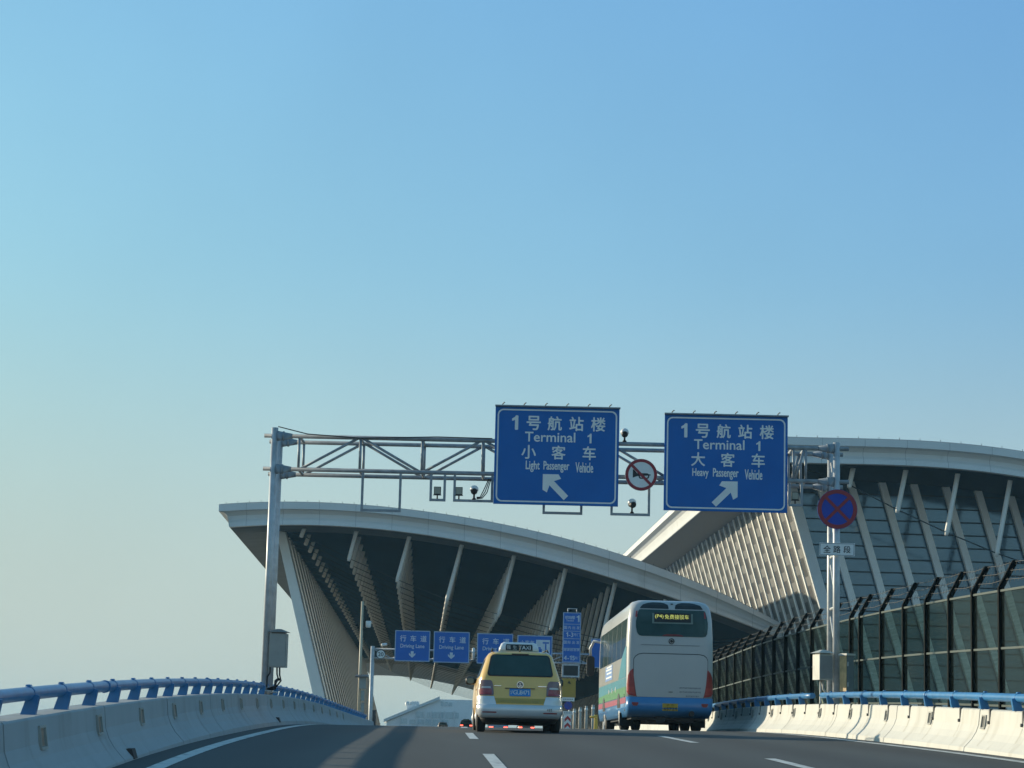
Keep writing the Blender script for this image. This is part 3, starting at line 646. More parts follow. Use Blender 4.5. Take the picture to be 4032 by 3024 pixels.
def sign_board(name, label, corners, group=None, off=.16, blue=None):
    (xl, yt), (xr, yb) = corners
    u0, w1 = gl(xl, yt, off); u1, w0 = gl(xr, yb, off)
    T = thing(name, label, 'road sign', gw((u0 + u1) / 2, -off, w0), PHI, group)
    return T, u1 - u0, w1 - w0
def bracket_set(T, W, H):
    m = MB().box((-W / 2 - .01, -.10, H + .004), (W / 2 + .02, .03, H + .035)); m.build('top_rail', galv_dark, T)
    for k in range(6):
        x = -W / 2 + .17 + (W - .42) * k / 5
        q = MB().box((x - .008, -.13, H + .037), (x + .008, .0, H + .05)); q.tube([(x, -.08, H + .05), (x + .035, -.10, H + .09), (x + .05, -.14, H + .085)], .013, 6); q.build('lamp_bracket', black, T)
def big_sign(label, corners, ch, en, ch2, en2, arrow):
    T, W, H = sign_board('direction_sign', label, corners, None)
    MB().box((-W / 2, -.03, 0), (W / 2, .03, H)).build('board', sign_blue, T)
    MB().ringplate(rrect(-W / 2 + .055, .055, W / 2 - .055, H - .055, .14), rrect(-W / 2 + .09, .09, W / 2 - .09, H - .09, .115), -.034, -.028).build('border', sign_white, T)
    fin = lambda mb, nm='lettering': mb.build(nm, sign_white, T) and MB()
    m = MB(); y = -.034; Z = lambda t: H * (1 - t)      # t measured downwards as a share of the board
    for c, x in zip(ch, (-.34, -.19, -.02, .155, .33)):
        m.text(c, x * W, Z(.163), y, h=.34 * H / 2.4, bold=.022 if c != '1' else .035); m = fin(m)
    m.text(en[0], -.055 * W, Z(.305), y, h=.235, wd=1.22, bold=.02); m = fin(m); m.text(en[1], .262 * W, Z(.31), y, h=.23, bold=.02)
    m = fin(m)
    for c, x in zip(ch2, (-.225, .015, .262)): m.text(c, x * W, Z(.462), y, h=.33, bold=.02); m = fin(m)
    for (s_, x, wd) in en2: m.text(s_, x * W, Z(.61), y, h=.245 if s_[0] in 'LHV' and 'g' not in s_ else .27, wd=wd * W, bold=.018); m = fin(m)
    k = 1 if arrow == 'left' else -1
    ax = lambda x, z: (k * x, z)
    c = (-.05 if arrow == 'left' else .0) * W
    hx = -.105 * W; tip = (-.105 * W, Z(.70)); 
    # straight arrow pointing up and to the side
    L = .78; wdt = .075; d = Vector((-k, 0, 1)).normalized(); nrm = Vector((d.z, 0, -d.x))
    tipp = Vector((-.10 * W if arrow == 'left' else .09 * W, 0, Z(.695)))
    tail = tipp - d * L
    pts = [tail - nrm * wdt, tail + nrm * wdt, tipp - d * .28 + nrm * wdt, tipp - d * .36 + nrm * .24, tipp - d * .24 + nrm * .27, tipp + d * .03, tipp - d * .24 - nrm * .27, tipp - d * .36 - nrm * .24, tipp - d * .28 - nrm * wdt]
    m.prism([(p.x, p.z) for p in pts], y - .001, y + .003)
    fin(m, 'arrow_symbol')
    bracket_set(T, W, H); return T
big_sign('large blue sign for light passenger vehicles with arrow up left', (z2(240, 80), z2(1000, 703)), '1号航站楼', ('Terminal', '1'), '小客车', (('Light', -.19, .11), ('Passenger', .0, .205), ('Vehicle', .225, .14)), 'left')
big_sign('large blue sign for heavy passenger vehicles with arrow up right', (z2(1292, 130), z2(2053, 743)), '1号航站楼', ('Terminal', '1'), '大客车', (('Heavy', -.205, .13), ('Passenger', .0, .205), ('Vehicle', .225, .14)), 'right')

def round_sign(name, label, px, py, r_px, off, cat='road sign'):
    u, wz = gl(px, py, off); r = r_px / F * 55.0
    return thing(name, label, cat, gw(u, -off, wz), PHI), r
T, r = round_sign('no_horn_sign', 'round white sign with red rim and slashed black horn between the two large signs', *z2(1145, 505), 64, .2)
MB().prism(circ(0, 0, r), -.012, .012).build('disc', sign_white, T)
MB().ringplate(circ(0, 0, r * .985, 40), circ(0, 0, r * .80, 40), -.018, -.010).build('rim', sign_red, T)
m = MB(); y0, y1 = -.016, -.010; q = r
m.prism([(-.52 * q, .33 * q), (-.44 * q, .30 * q), (-.26 * q, .09 * q), (.58 * q, .03 * q), (.58 * q, -.03 * q), (-.26 * q, -.09 * q), (-.44 * q, -.16 * q), (-.52 * q, -.19 * q)], y0, y1)
m.ringplate(rrect(-.16 * q, -.25 * q, .5 * q, .10 * q, .15 * q), rrect(-.08 * q, -.18 * q, .42 * q, .035 * q, .09 * q), y0 + .001, y1 + .001)
m.build('horn_symbol', black, T)
a = R_(-45); dx, dz = math.cos(a), math.sin(a); hw = .085 * r
MB().prism([(-dx * .84 * r - dz * hw, -dz * .84 * r + dx * hw), (-dx * .84 * r + dz * hw, -dz * .84 * r - dx * hw), (dx * .84 * r + dz * hw, dz * .84 * r - dx * hw), (dx * .84 * r - dz * hw, dz * .84 * r + dx * hw)], -.0195, -.0165).build('slash', sign_red, T)
MB().box((-.03, .012, -.1), (.03, .14, .1)).build('clamp', galv_dark, T)
T, r = round_sign('no_stopping_sign', 'round blue sign with red rim and red cross on the right pole', 3297, 2005, 79, .14)
MB().prism(circ(0, 0, r), -.012, .012).build('disc', sign_nostop_blue, T)
MB().ringplate(circ(0, 0, r * .985, 40), circ(0, 0, r * .79, 40), -.019, -.010).build('rim', sign_red, T)
m = MB(); hw = .075 * r
for a, e in ((R_(45), 0), (R_(-45), .0012)):
    dx, dz = math.cos(a), math.sin(a); L = .82 * r
    m.prism([(-dx * L - dz * hw, -dz * L + dx * hw), (-dx * L + dz * hw, -dz * L - dx * hw), (dx * L + dz * hw, dz * L - dx * hw), (dx * L - dz * hw, dz * L + dx * hw)], -.0205 - e, -.0165)
m.build('cross', sign_red, T)
MB().box((-.05, .012, -.12), (.05, .06, .12)).build('clamp', galv_dark, T)
u, wz = gl(3296, 2163, .14)
T = thing('notice_plate', 'small white plate with three black characters under the round no stopping sign', 'sign plate', gw(u, -.14, wz), PHI); T.rotation_euler = (0, R_(1.4), PHI - R_(14))
MB().box((-.425, -.01, -.155), (.425, .012, .155)).build('board', sign_white, T)
MB().ringplate(rrect(-.415, -.145, .415, .145, .02), rrect(-.40, -.13, .40, .13, .015), -.014, -.008).build('border', galv_dark, T)
[MB().text(c, x, 0, -.014, h=.17, bold=.01).build('lettering', black, T) for c, x in zip('全路段', (-.24, 0, .24))]
MB().box((-.04, .012, -.05), (.04, .05, .05)).build('clamp', galv_dark, T)

def floodlight(px, py, base, label):
    u, wz = gl(px, py); T = thing('floodlight', label, 'floodlight', gw(u, 0, base), PHI, 'floodlights hung under the gantry'); h = wz - base
    MB().tube([(0, 0, 0), (0, 0, h - .1)], .018, 8).build('stem', black, T)
    m = MB().box((-.085, -.02, h - .1), (.085, .09, h + .1)); m.box((-.10, -.045, h - .115), (.10, -.0, h - .10)); m.build('housing', black, T)
    MB().box((-.072, -.03, h - .075), (.072, -.021, h + .085)).build('lens', mat('flood_lens', (.30, .30, .24), .25), T)
floodlight(*z1(1700, 705), hB1, 'square floodlight alone in the narrow hanging frame')
floodlight(*z1(1857, 708), hC, 'square floodlight next to the camera left of the light vehicle sign')
floodlight(*z3(450, 592), hE, 'square floodlight at the right edge of the heavy vehicle sign')
def camera(px, py, base, label, rz=0.0):
    u, wz = gl(px, py); T = thing('traffic_camera', label, 'camera', gw(u, 0, base), PHI + rz, 'white capped cameras on the gantry'); h = max(wz - base, .06)
    MB().lathe((0, 0, 0), (0, 0, 1), [(0, .05), (.03, .05), (.04, .025), (h - .06, .022)], 10).build('stem', black, T)
    MB().lathe((0, -.02, h), (0, -.97, -.2), [(-.10, .05), (-.09, .08), (.04, .085), (.085, .07), (.10, .06)], 14).build('body', black, T)
    MB().lathe((0, 0, h + .0), (0, 0, 1), [(.01, .10), (.05, .105), (.10, .088), (.135, .05), (.145, .01)], 16).build('hood', mat('camera_white', (.75, .75, .72), .4), T)
camera(*z1(1967, 708), hC, 'white capped camera beside a square floodlight in the hanging frame')
camera(*z2(1042, 252), wT + .05, 'white capped camera on top of the truss between the large signs')
camera(*z2(1088, 690), hD, 'white capped camera hanging below the no horn sign', .35)

def cabinet(label, c, d, rz, mats, roof='hip', door=True):
    T = thing('control_cabinet', label, 'cabinet', c, rz, None); W, D, H = d
    MB().box((-W / 2, -D / 2, 0), (W / 2, D / 2, H)).build('box', mats[0], T)
    if door: MB().prism(rrect(-W / 2 + .02, .03, W / 2 - .02, H - .03, .02), -D / 2 - .014, -D / 2 - .002).build('door', mats[1], T)
    e = .05
    if roof == 'hip':
        m = MB(); zr = H + .004; t = .11
        m.hexa([(-W / 2 - e, -D / 2 - e, zr + .03), (W / 2 + e, -D / 2 - e, zr + .03), (W / 2 + e, D / 2 + e, zr + .03), (-W / 2 - e, D / 2 + e, zr + .03)], [(-W / 8, -D / 6, zr + t), (W / 8, -D / 6, zr + t), (W / 8, D / 6, zr + t), (-W / 8, D / 6, zr + t)])
        m.box((-W / 2 + .04, -D / 2 + .04, H), (W / 2 - .04, D / 2 - .04, zr + .031)); m.build('roof', mats[2], T)
    else: MB().box((-W / 2 - .03, -D / 2 - .03, H + .002), (W / 2 + .03, D / 2 + .03, H + .05)).build('roof', mats[2], T)
    return T
u, wz = gl(1093, 2628, .1); u0, wt_ = gl(1093, 2495, .1); Wc = (1128 - 1061) / F * 55.3
T = cabinet('grey steel cabinet with pitched lid fixed to the left gantry pole', gw(u, -.05, wz), (Wc, .26, wt_ - wz), PHI - R_(4), (cab_grey, cab_grey, mat('cab_lid', (.22, .20, .18), .6)))
m = MB().box((-Wc / 2 - .12, .0, .1), (-Wc / 2, .05, .16)); m.box((-Wc / 2 - .12, .0, .55), (-Wc / 2, .05, .61)); m.build('clamp', galv_dark, T)
m = MB()
for x, s_ in ((-.02, 1), (.045, 1.12), (-.19, .8)):
    m.tube([(x, 0, 0), (x + .01, -.02, -.16 * s_), (x + .05 - .1 * (s_ < 1), -.03, -.28 * s_), (x - .06, -.01, -.46), (x - .22, .0, -.52)], .02, 7)
m.tube([(.06, 0, -.3), (.02, 0, -.27), (-.04, 0, -.32), (-.05, 0, -.5), (-.2, 0, -.56)], .035, 8); m.build('cable_bundle', black, T)
u, wz = gl(3238, 2677, .25); wt_ = gl(3238, 2577, .25)[1]
T = cabinet('white sunlit cabinet with pitched lid at the foot of the right poles', gw(u + .02, -.15, wz), (.36, .34, wt_ - wz), PHI + R_(22), (mat('cab_white', (.55, .54, .49), .55, scale=4), mat('cab_door', (.30, .29, .28), .55, scale=4), mat('cab_white', (.5, .5, .5))))
m = MB(); m.tube([(.02, .05, 0), (.05, .05, -.22), (.22, .02, -.42), (.3, .0, -.75)], .03, 8); m.tube([(-.03, .05, 0), (-.03, .05, -.5), (-.08, .05, -.85)], .025, 8); m.build('conduit', mat('conduit', (.5, .5, .47), .5), T)
u, wz = gl(3330, 2724, .35); wt_ = gl(3330, 2582, .35)[1]
T = cabinet('tall grey cabinet with rusty orange side by the right gantry poles', gw(u + .03, -.35, wz), (.22, .24, wt_ - wz), PHI + R_(33), (mat('cab_slate', (.20, .22, .23), .5, scale=4), mat('cab_slate', (.2, .2, .2)), mat('cab_white', (.5, .5, .5))), roof='flat')
MB().box((-.125, -.118, .01), (-.1105, .118, wt_ - wz - .01)).build('rusty_side', cab_rust, T)
m = MB(); [m.box((-.10, -.15, z), (-.07, -.121, z + .1)) for z in (.12, wt_ - wz - .25)]; m.build('hinge', galv, T)

# ================================================================== FAR GANTRY AND SIGNS UNDER THE CANOPY
YF = 150.0
def fa(x, y, Y=YF): return at(*z5(x, y), Y)
FG = thing('lane_gantry', 'slim far gantry carrying the lane signs before the canopy', 'gantry', fa(150, 1400))
pz = fa(170, 600).z; pb = fa(128, 1480); px0 = fa(160, 800).x
MB().tube([(px0, YF, pb.z - 3), (px0, YF, pz)], .13, 14).build('pole', galv, FG, True)
pr = fa(2420, 900).x; MB().tube([(pr, YF, pb.z - 3), (pr, YF, pz)], .13, 14).build('pole', galv, FG, True)
za, zb_ = fa(280, 628).z, fa(280, 716).z
for z in (za, zb_): MB().tube([(px0, YF, z), (pr, YF, z)], .06, 10).build('beam', galv, FG, True)
n = 12
for k in range(n):
    a_, b_ = px0 + (pr - px0) * k / n, px0 + (pr - px0) * (k + 1) / n
    MB().tube([(a_, YF, zb_ if k % 2 else za), (b_, YF, za if k % 2 else zb_)], .035, 6).build('web_diagonal', galv, FG, True)
def lane_sign(x0, y0, x1, y1, label, kind):
    a_, b_ = fa(x0, y1), fa(x1, y0); W = b_.x - a_.x; H = b_.z - a_.z
    T = thing('lane_sign', label, 'road sign', ((a_.x + b_.x) / 2, YF - .2, a_.z), 0, 'lane signs on the far gantry')
    MB().box((-W / 2, -.04, 0), (W / 2, .05, H)).build('board', sign_blue2, T)
    MB().ringplate(rrect(-W / 2, 0, W / 2, H, .06), rrect(-W / 2 + .06, .06, W / 2 - .06, H - .06, .05), -.05, -.035).build('border', mat('far_border', (.35, .45, .6), .5), T)
    m = MB()
    if kind == 'drive':
        for c, x in zip('行车道', (-.27, .02, .31)): m.text(c, x * W, H * .74, -.047, h=.40, bold=.015); m.build('lettering', mat('far_white', (.62, .68, .74), .5), T); m = MB()
        m.text('Driving Lane', 0, H * .48, -.047, h=.32, wd=W * .68, bold=.012)
        m.build('lettering', mat('far_white', (.6, .6, .6)), T); m = MB(); z0 = H * .12; k = H * .21
        m.prism([(-.04 * W, z0 + k), (.04 * W, z0 + k), (.04 * W, z0 + .5 * k), (.09 * W, z0 + .75 * k), (.09 * W, z0 + .45 * k), (0, z0), (-.09 * W, z0 + .45 * k), (-.09 * W, z0 + .75 * k), (-.04 * W, z0 + .5 * k)], -.048, -.042)
    else:
        for c, x in zip('小客车', (-.36, -.22, -.08)): m.text(c, x * W, H * .76, -.047, h=.28, bold=.01)
        m.prism(rrect(.03 * W, .42 * H, .43 * W, .86 * H, .02), -.048, -.042)
    m.build('arrow_symbol' if kind == 'drive' else 'lettering', mat('far_white', (.62, .68, .74), .5), T)
    if kind != 'drive':
        q = MB(); q.prism(rrect(.07 * W, .46 * H, .2 * W, .56 * H, .02), -.054, -.049); q.prism([(.09 * W, .57 * H), (.18 * W, .57 * H), (.165 * W, .62 * H), (.105 * W, .62 * H)], -.054, -.049)
        q.box((.22 * W, -.054, .74 * H), (.40 * W, -.049, .79 * H)); q.box((.29 * W, -.054, .46 * H), (.33 * W, -.049, .735 * H)); q.build('pictogram', sign_blue2, T)
    MB().box((-W * .3, .05, H * .4), (W * .3, .14, H * .5)).build('clamp', galv, T)
lane_sign(375, 455, 725, 745, 'blue driving lane sign leftmost on the far gantry, nearest its pole', 'drive')
lane_sign(750, 467, 1105, 758, 'blue driving lane sign in full view just left of the taxi', 'drive')
lane_sign(1170, 485, 1525, 768, 'blue driving lane sign half hidden behind the taxi roof sign', 'drive')
lane_sign(1560, 503, 1905, 790, 'blue light vehicle sign with white pictogram behind the taxi roof', 'pict')
a_, b_ = fa(1998, 757), fa(2180, 280); W = b_.x - a_.x; H = b_.z - a_.z
T = thing('terminal_guide_sign', 'tall narrow blue terminal guide sign with five stacked panels', 'road sign', ((a_.x + b_.x) / 2, YF - .3, a_.z))
MB().box((-W / 2, -.05, 0), (W / 2, .06, H)).build('board', sign_blue2, T)
m = MB(); m.ringplate(rrect(-W / 2, 0, W / 2, H, .03), rrect(-W / 2 + .05, .05, W / 2 - .05, H - .05, .02), -.06, -.045)
for t in (.235, .375, .525, .72): m.box((-W / 2 + .06, -.058, H * (1 - t) - .02), (W / 2 - .06, -.046, H * (1 - t) + .02))
m.build('border', mat('far_border', (.35, .45, .6)), T)
m = MB(); fwht = mat('far_white', (.6, .6, .6))
for c, x in zip('航站楼', (-.30, -.12, .06)): m.text(c, x * W, H * .90, -.054, h=.22, bold=.01)
m.text('Terminal', -.12 * W, H * .84, -.054, h=.13, wd=.42 * W, bold=.01); m.text('1', .33 * W, H * .88, -.054, h=.42, bold=.03)
for c, x in zip('国内出发', (-.36, -.14, .1, .34)): m.text(c, x * W, H * .695, -.054, h=.2, bold=.01)
m.text('1-3', -.12 * W, H * .555, -.054, h=.3, bold=.02); m.text('号门', .28 * W, H * .555, -.054, h=.2, bold=.0)
for c, x in zip('国际出发', (-.36, -.14, .1, .34)): m.text(c, x * W, H * .40, -.054, h=.2, bold=.01)
for c, x in zip('港澳台出发', (-.37, -.19, 0, .19, .37)): m.text(c, x * W, H * .255, -.054, h=.19, bold=.01)
m.text('4-15', -.12 * W, H * .09, -.054, h=.3, bold=.02); m.text('号门', .33 * W, H * .09, -.054, h=.18, bold=.0)
m.build('lettering', fwht, T)
m = MB()
for x in (-.25 * W, .25 * W): m.tube([(x, 0, H), (x, 0, H + .25)], .03, 6)
m.tube([(-.28 * W, 0, H + .25), (.28 * W, 0, H + .25)], .03, 6); m.build('top_bracket', galv, T)
a_, b_ = fa(1992, 900), fa(2165, 778); W = b_.x - a_.x; H = b_.z - a_.z
T = thing('message_screen', 'dark switched off message screen in grey frame below the tall blue sign', 'screen', ((a_.x + b_.x) / 2, YF - .3, a_.z))
MB().box((-W / 2 + .1, -.03, .1), (W / 2 - .1, .05, H - .1)).build('screen', black, T)
MB().ringplate(rrect(-W / 2, 0, W / 2, H, .02), rrect(-W / 2 + .1, .1, W / 2 - .1, H - .1, .02), -.06, .08).build('frame', galv, T)
m = MB(); [m.tube([(x, 0, H), (x, .1, H + .35)], .03, 6) for x in (-.3 * W, .3 * W)]; m.build('hanger', galv, T)
zB = lambda x, y: (2180 + x * .3015, 2400 + y * .3015)
a_, b_ = at(*zB(478, 762), YF), at(*zB(640, 385), YF); W = b_.x - a_.x; H = b_.z - a_.z
T = thing('bus_lane_sign', 'blue sign mostly hidden behind the bus and its mirror', 'road sign', ((a_.x + b_.x) / 2, YF - .3, a_.z))
MB().box((-W / 2, -.05, 0), (W / 2, .06, H)).build('board', sign_blue2, T)
MB().ringplate(rrect(-W / 2, 0, W / 2, H, .03), rrect(-W / 2 + .05, .05, W / 2 - .05, H - .05, .02), -.06, -.045).build('border', mat('far_border', (.35, .45, .6)), T)
# speed limit sign
p = fa(245, 680); T = thing('speed_limit_sign', 'round white sign with black 20 on the far gantry pole', 'road sign', (p.x, YF - .25, p.z)); r = .30
MB().prism(circ(0, 0, r), -.012, .012).build('disc', sign_white, T)
MB().ringplate(circ(0, 0, r * 1.02), circ(0, 0, r * .88), -.018, -.009).build('rim', mat('rim_dark', (.05, .05, .05)), T)
m = MB(); m.text('20', 0, 0, -.016, h=.26, bold=.02); m.build('lettering', black, T)
MB().tube([(0, .012, 0), (0, .24, 0)], .03, 8).build('clamp', galv, T)
# camera on the far gantry
p = fa(265, 615); T = thing('traffic_camera', 'tiny white camera on the top beam of the far gantry', 'camera', (p.x, YF, za + .06))
MB().tube([(0, 0, 0), (0, 0, .15)], .03, 8).build('stem', black, T); MB().lathe((-.1, -.1, .2), (.8, .55, .15), [(0, .06), (.05, .09), (.4, .09), (.42, .05)], 10).build('body', mat('camera_white', (.7, .7, .7)), T)
p = fa(1140, 700); T = thing('beacon_camera', 'slim upright white camera between two far lane signs', 'camera', (p.x, YF - .1, fa(1140, 735).z))
MB().lathe((0, 0, 0), (0, 0, 1), [(0, .05), (.1, .05), (.12, .1), (.75, .1), (.8, .04)], 10).build('body', mat('camera_white', (.7, .7, .7)), T); MB().box((-.15, -.02, -.05), (.15, .12, 0)).build('bracket', black, T)
# camera pole on the left
YP = 112.0; zC = lambda x, y: (1380 + x * .3015, 2380 + y * .3015)
a_, b_ = at(*zC(155, 20), YP), at(*zC(103, 1450), YP)
T = thing('camera_pole', 'tall thin beige pole with camera arm and stacked boxes left of the far gantry', 'pole', (a_.x, YP, b_.z - 1))
MB().tube([(a_.x, YP, b_.z - 1.5), (a_.x, YP, at(*zC(155, -40), YP).z)], [.085, .06], 12).build('shaft', mat('pole_beige', (.55, .47, .34), .5, scale=3), T, True)
p = at(*zC(235, 250), YP); m = MB(); m.tube([(a_.x, YP, p.z + .9), (p.x - .1, YP, p.z + .75), (p.x - .2, YP, p.z - .25), (p.x, YP, p.z - .2)], .025, 6); m.build('camera_arm', black, T, True)
MB().lathe((p.x, YP, p.z - .2), (0, 0, 1), [(0, .09), (.05, .13), (.3, .14), (.33, .11)], 12).build('camera_body', mat('camera_white', (.7, .7, .7)), T, True)
for (x0, y0, x1, y1) in ((115, 955, 205, 1100), (135, 1125, 185, 1255), (135, 1285, 180, 1415)):
    q0, q1 = at(*zC(x0, y1), YP - .1), at(*zC(x1, y0), YP - .1); MB().box((q0.x, YP - .25, q0.z), (q1.x, YP - .09, q1.z)).build('equipment_box', cab_grey, T, True)
q0, q1 = at(*zC(65, 952), YP), at(*zC(240, 918), YP); MB().hexa([(q0.x, YP - .4, q0.z), (q1.x, YP - .4, q0.z), (q1.x, YP, q0.z), (q0.x, YP, q0.z)], [(q0.x, YP - .4, q0.z + .05), (q1.x, YP - .4, q0.z + .05), (q1.x, YP, q1.z), (q0.x, YP, q1.z)]).build('rain_hood', mat('hood_brown', (.12, .11, .10)), T, True)
q0, q1 = at(*zC(285, 1560), YF + 4), at(*zC(333, 1390), YF + 4)
T = cabinet('dark upright cabinet behind the far gantry pole', ((q0.x + q1.x) / 2, YF + 4, q0.z - .6), (q1.x - q0.x, .5, q1.z - q0.z + .6), 0, (mat('cab_black', (.05, .05, .05), .5), mat('cab_black', (.05, .05, .05)), mat('cab_black', (.05, .05, .05))), roof='flat')
# gore signs
YQ = 128.0
def gq(x, y): return at(*zB(x, y), YQ)
p = gq(200, 1540)
T = thing('gore_sign_post', 'grey sign post at the road split right of the taxi', 'post', (p.x, YQ + .12, p.z - .5)); MB().tube([(0, 0, -.5), (0, 0, gq(200, 905).z - p.z + .5)], .05, 10).build('shaft', galv, T); MB().box((-.15, -.1, -.5), (.15, .1, -.4)).build('base_plate', galv, T)
def plate(name, label, x0, y0, x1, y1, mt):
    a_, b_ = gq(x0, y1), gq(x1, y0); W = b_.x - a_.x; H = b_.z - a_.z
    T = thing(name, label, 'road sign', ((a_.x + b_.x) / 2, YQ, a_.z)); MB().box((-W / 2, -.02, 0), (W / 2, .02, H)).build('board', mt, T); MB().box((-.04, .02, H * .4), (.04, .09, H * .6)).build('clamp', galv, T)
    return T, W, H
yel = mat('sign_yellow', (.42, .27, .04), .55, var=.1, scale=2)
T, W, H = plate('warning_plate', 'faded yellow plate with small dark symbol below the dark screen', 105, 902, 290, 1145, yel)
MB().prism([(-.1 * W, .74 * H), (.16 * W, .70 * H), (.1 * W, .80 * H), (0, .9 * H)], -.027, -.021).build('symbol', mat('dark_brown', (.06, .04, .02)), T)
T, W, H = plate('notice_plate', 'thin pale plate directly below the yellow warning plate', 112, 1150, 272, 1195, sign_white)
m = MB(); [m.box((-W * .42 + k * W * .14, -.024, H * .35), (-W * .42 + k * W * .14 + W * .1, -.0205, H * .65)) for k in range(6)]; m.build('lettering', galv_dark, T)
p = gq(190, 1255); T = thing('no_parking_sign', 'small round blue sign with thin slash above the chevron board', 'road sign', (p.x, YQ, p.z)); r = 56 * .3015 / F * YQ
MB().prism(circ(0, 0, r, 28), -.015, .015).build('disc', mat('nopark_blue', (.02, .06, .35), .5), T); MB().ringplate(circ(0, 0, r, 28), circ(0, 0, r * .86, 28), -.022, -.012).build('rim', mat('nopark_rim', (.12, .05, .2)), T)
MB().prism([(-.6 * r, .52 * r), (-.52 * r, .6 * r), (.6 * r, -.52 * r), (.52 * r, -.6 * r)], -.021, -.0155).build('slash', mat('nopark_slash', (.12, .03, .12)), T); MB().box((-.04, .015, -.05), (.04, .09, .05)).build('clamp', galv, T)
T, W, H = plate('notice_plate', 'thin pale plate between the round blue sign and the chevron board', 122, 1330, 250, 1372, sign_white)
m = MB(); [m.box((-W * .4 + k * W * .17, -.024, H * .35), (-W * .4 + k * W * .17 + W * .12, -.0205, H * .65)) for k in range(5)]; m.build('lettering', galv_dark, T)
T, W, H = plate('chevron_board', 'red and white upward chevron board at the road split', 128, 1378, 232, 1700, sign_white)
m = MB(); st_ = H * .27
for k in range(4):
    z = -.1 * H + k * st_
    if z + st_ * .9 > H: continue
    m.prism([(-W * .42, max(z, .02)), (0, max(z + W * .42, .02)), (W * .42, max(z, .02)), (W * .42, z + st_ * .48), (0, z + st_ * .48 + W * .42), (-W * .42, z + st_ * .48)], -.027, -.021)
m.build('chevron', mat('chev_red', (.42, .03, .03), .5), T)
YW = 136.0
for i, (x, y0) in enumerate(((116, 1380), (265, 1295), (340, 1278), (420, 1258), (508, 1245))):
    a_ = at(*zB(x, 1700), YW); b_ = at(*zB(x, y0), YW)
    T = thing('marker_post', ['pale upright marker post hard against the chevron board', 'pale marker post first to the right of the chevron board', 'pale marker post second to the right of the chevron board', 'pale marker post third to the right of the chevron board', 'tallest pale marker post near the front of the bus'][i], 'post', (a_.x, YW, a_.z), 0, 'pale marker posts at the road split')
    MB().tube([(0, 0, 0), (0, 0, b_.z - a_.z)], [.10, .085], 10).build('shaft', mat('marker_pale', (.42, .39, .33), .6, scale=3), T); MB().tube([(0, 0, (b_.z - a_.z) * .86), (0, 0, (b_.z - a_.z) * .93)], .1, 10).build('band', sign_white, T)
a_ = at(*zB(548, 1620), 120.0); b_ = at(*zB(555, 1375), 120.0); c_ = at(*zB(470, 1405), 120.0)
T = thing('boom_barrier', 'yellow boom barrier post with short arm left of the bus front', 'barrier', (a_.x, 120.0, a_.z)); h = b_.z - a_.z; ym = mat('boom_yellow', (.62, .42, .06), .5)
MB().hexa([(-.1, -.1, 0), (.1, -.1, 0), (.1, .1, 0), (-.1, .1, 0)], [(-.08, -.08, h), (.08, -.08, h), (.08, .08, h), (-.08, .08, h)]).build('post', ym, T)
MB().tube([(0, -.12, h - .1), (c_.x - a_.x, -.12, c_.z - a_.z)], [.07, .05], 8).build('arm', ym, T)
# far mast lamp beyond the left barrier
p = at(115, 2795, 900.0); T = thing('mast_lamp', 'tiny far mast lamp beyond the left barrier', 'lamp', (p.x, 900, 0))
MB().tube([(0, 0, 0), (0, 0, p.z)], [.35, .2], 8).build('mast', mat('pale_mast', (.4, .42, .42)), T); MB().box((-2, -.6, p.z - .4), (2, .6, p.z)).build('lamp_head', mat('pale_mast', (.4, .4, .4)), T)

# ================================================================== VEHICLES
def ring(z, yr, yf, hw, r, n=6):
    out = []
    for cx, cy, a in ((hw - r, yr + r, 270), (hw - r, yf - r, 0), (-hw + r, yf - r, 90), (-hw + r, yr + r, 180)):
        out += [Vector((cx + r * math.cos(R_(a + 90 * k / n)), cy + r * math.sin(R_(a + 90 * k / n)), z)) for k in range(n + 1)]
    return out
def loft(rings): return MB().sweep([ring(*q) for q in rings], closed=True, sm=True)
class Skin:
    def __init__(s, rings): s.r = rings
    def at(s, z):
        r = s.r
        for a, b in zip(r[:-1], r[1:]):
            if a[0] <= z <= b[0]:
                t = (z - a[0]) / (b[0] - a[0]); return [a[i] + (b[i] - a[i]) * t for i in range(5)]
        return list(r[0] if z < r[0][0] else r[-1])
    def rear(s, x, z, off=.008):
        _, yr, yf, hw, r = s.at(z); e = abs(x) - (hw - r)
        y = yr + (r - math.sqrt(max(r * r - e * e, 0)) if e > 0 else 0)
        if e > 0:
            e = min(e, r * .995); nx = e / r; ny = -math.sqrt(1 - nx * nx); return Vector(((abs(x) + off * nx) * (1 if x > 0 else -1), yr + r - math.sqrt(r * r - e * e) + off * ny, z))
        return Vector((x, y - off, z))
    def patch(s, rows, off=.008, nx=14, back=.02):
        """surface patch on the rear; rows of (z, x0, x1), closed down to the body so that it has thickness"""
        m = MB(); gr = []
        for z, x0, x1 in rows: gr.append([s.rear(x0 + (x1 - x0) * k / nx, z, off) for k in range(nx + 1)])
        m.sweep(gr, sm=False)
        edge = gr[0] + [g_[-1] for g_ in gr[1:]] + gr[-1][-2::-1] + [g_[0] for g_ in gr[-2:0:-1]]
        m.sweep([edge + [edge[0]], [p + Vector((0, back, 0)) for p in edge + [edge[0]]]])
        return m
    def side(s, rows, sg=-1, off=.006, n=1):
        m = MB(); gr = []
        for z, y0, y1 in rows: hw = s.at(z)[3] + off; gr.append([Vector((sg * hw, y0, z)), Vector((sg * hw, y1, z))])
        m.sweep(gr)
        edge = [g_[0] for g_ in gr] + [g_[1] for g_ in gr[::-1]]; edge.append(edge[0])
        m.sweep([edge, [p + Vector((-sg * .02, 0, 0)) for p in edge]]); return m
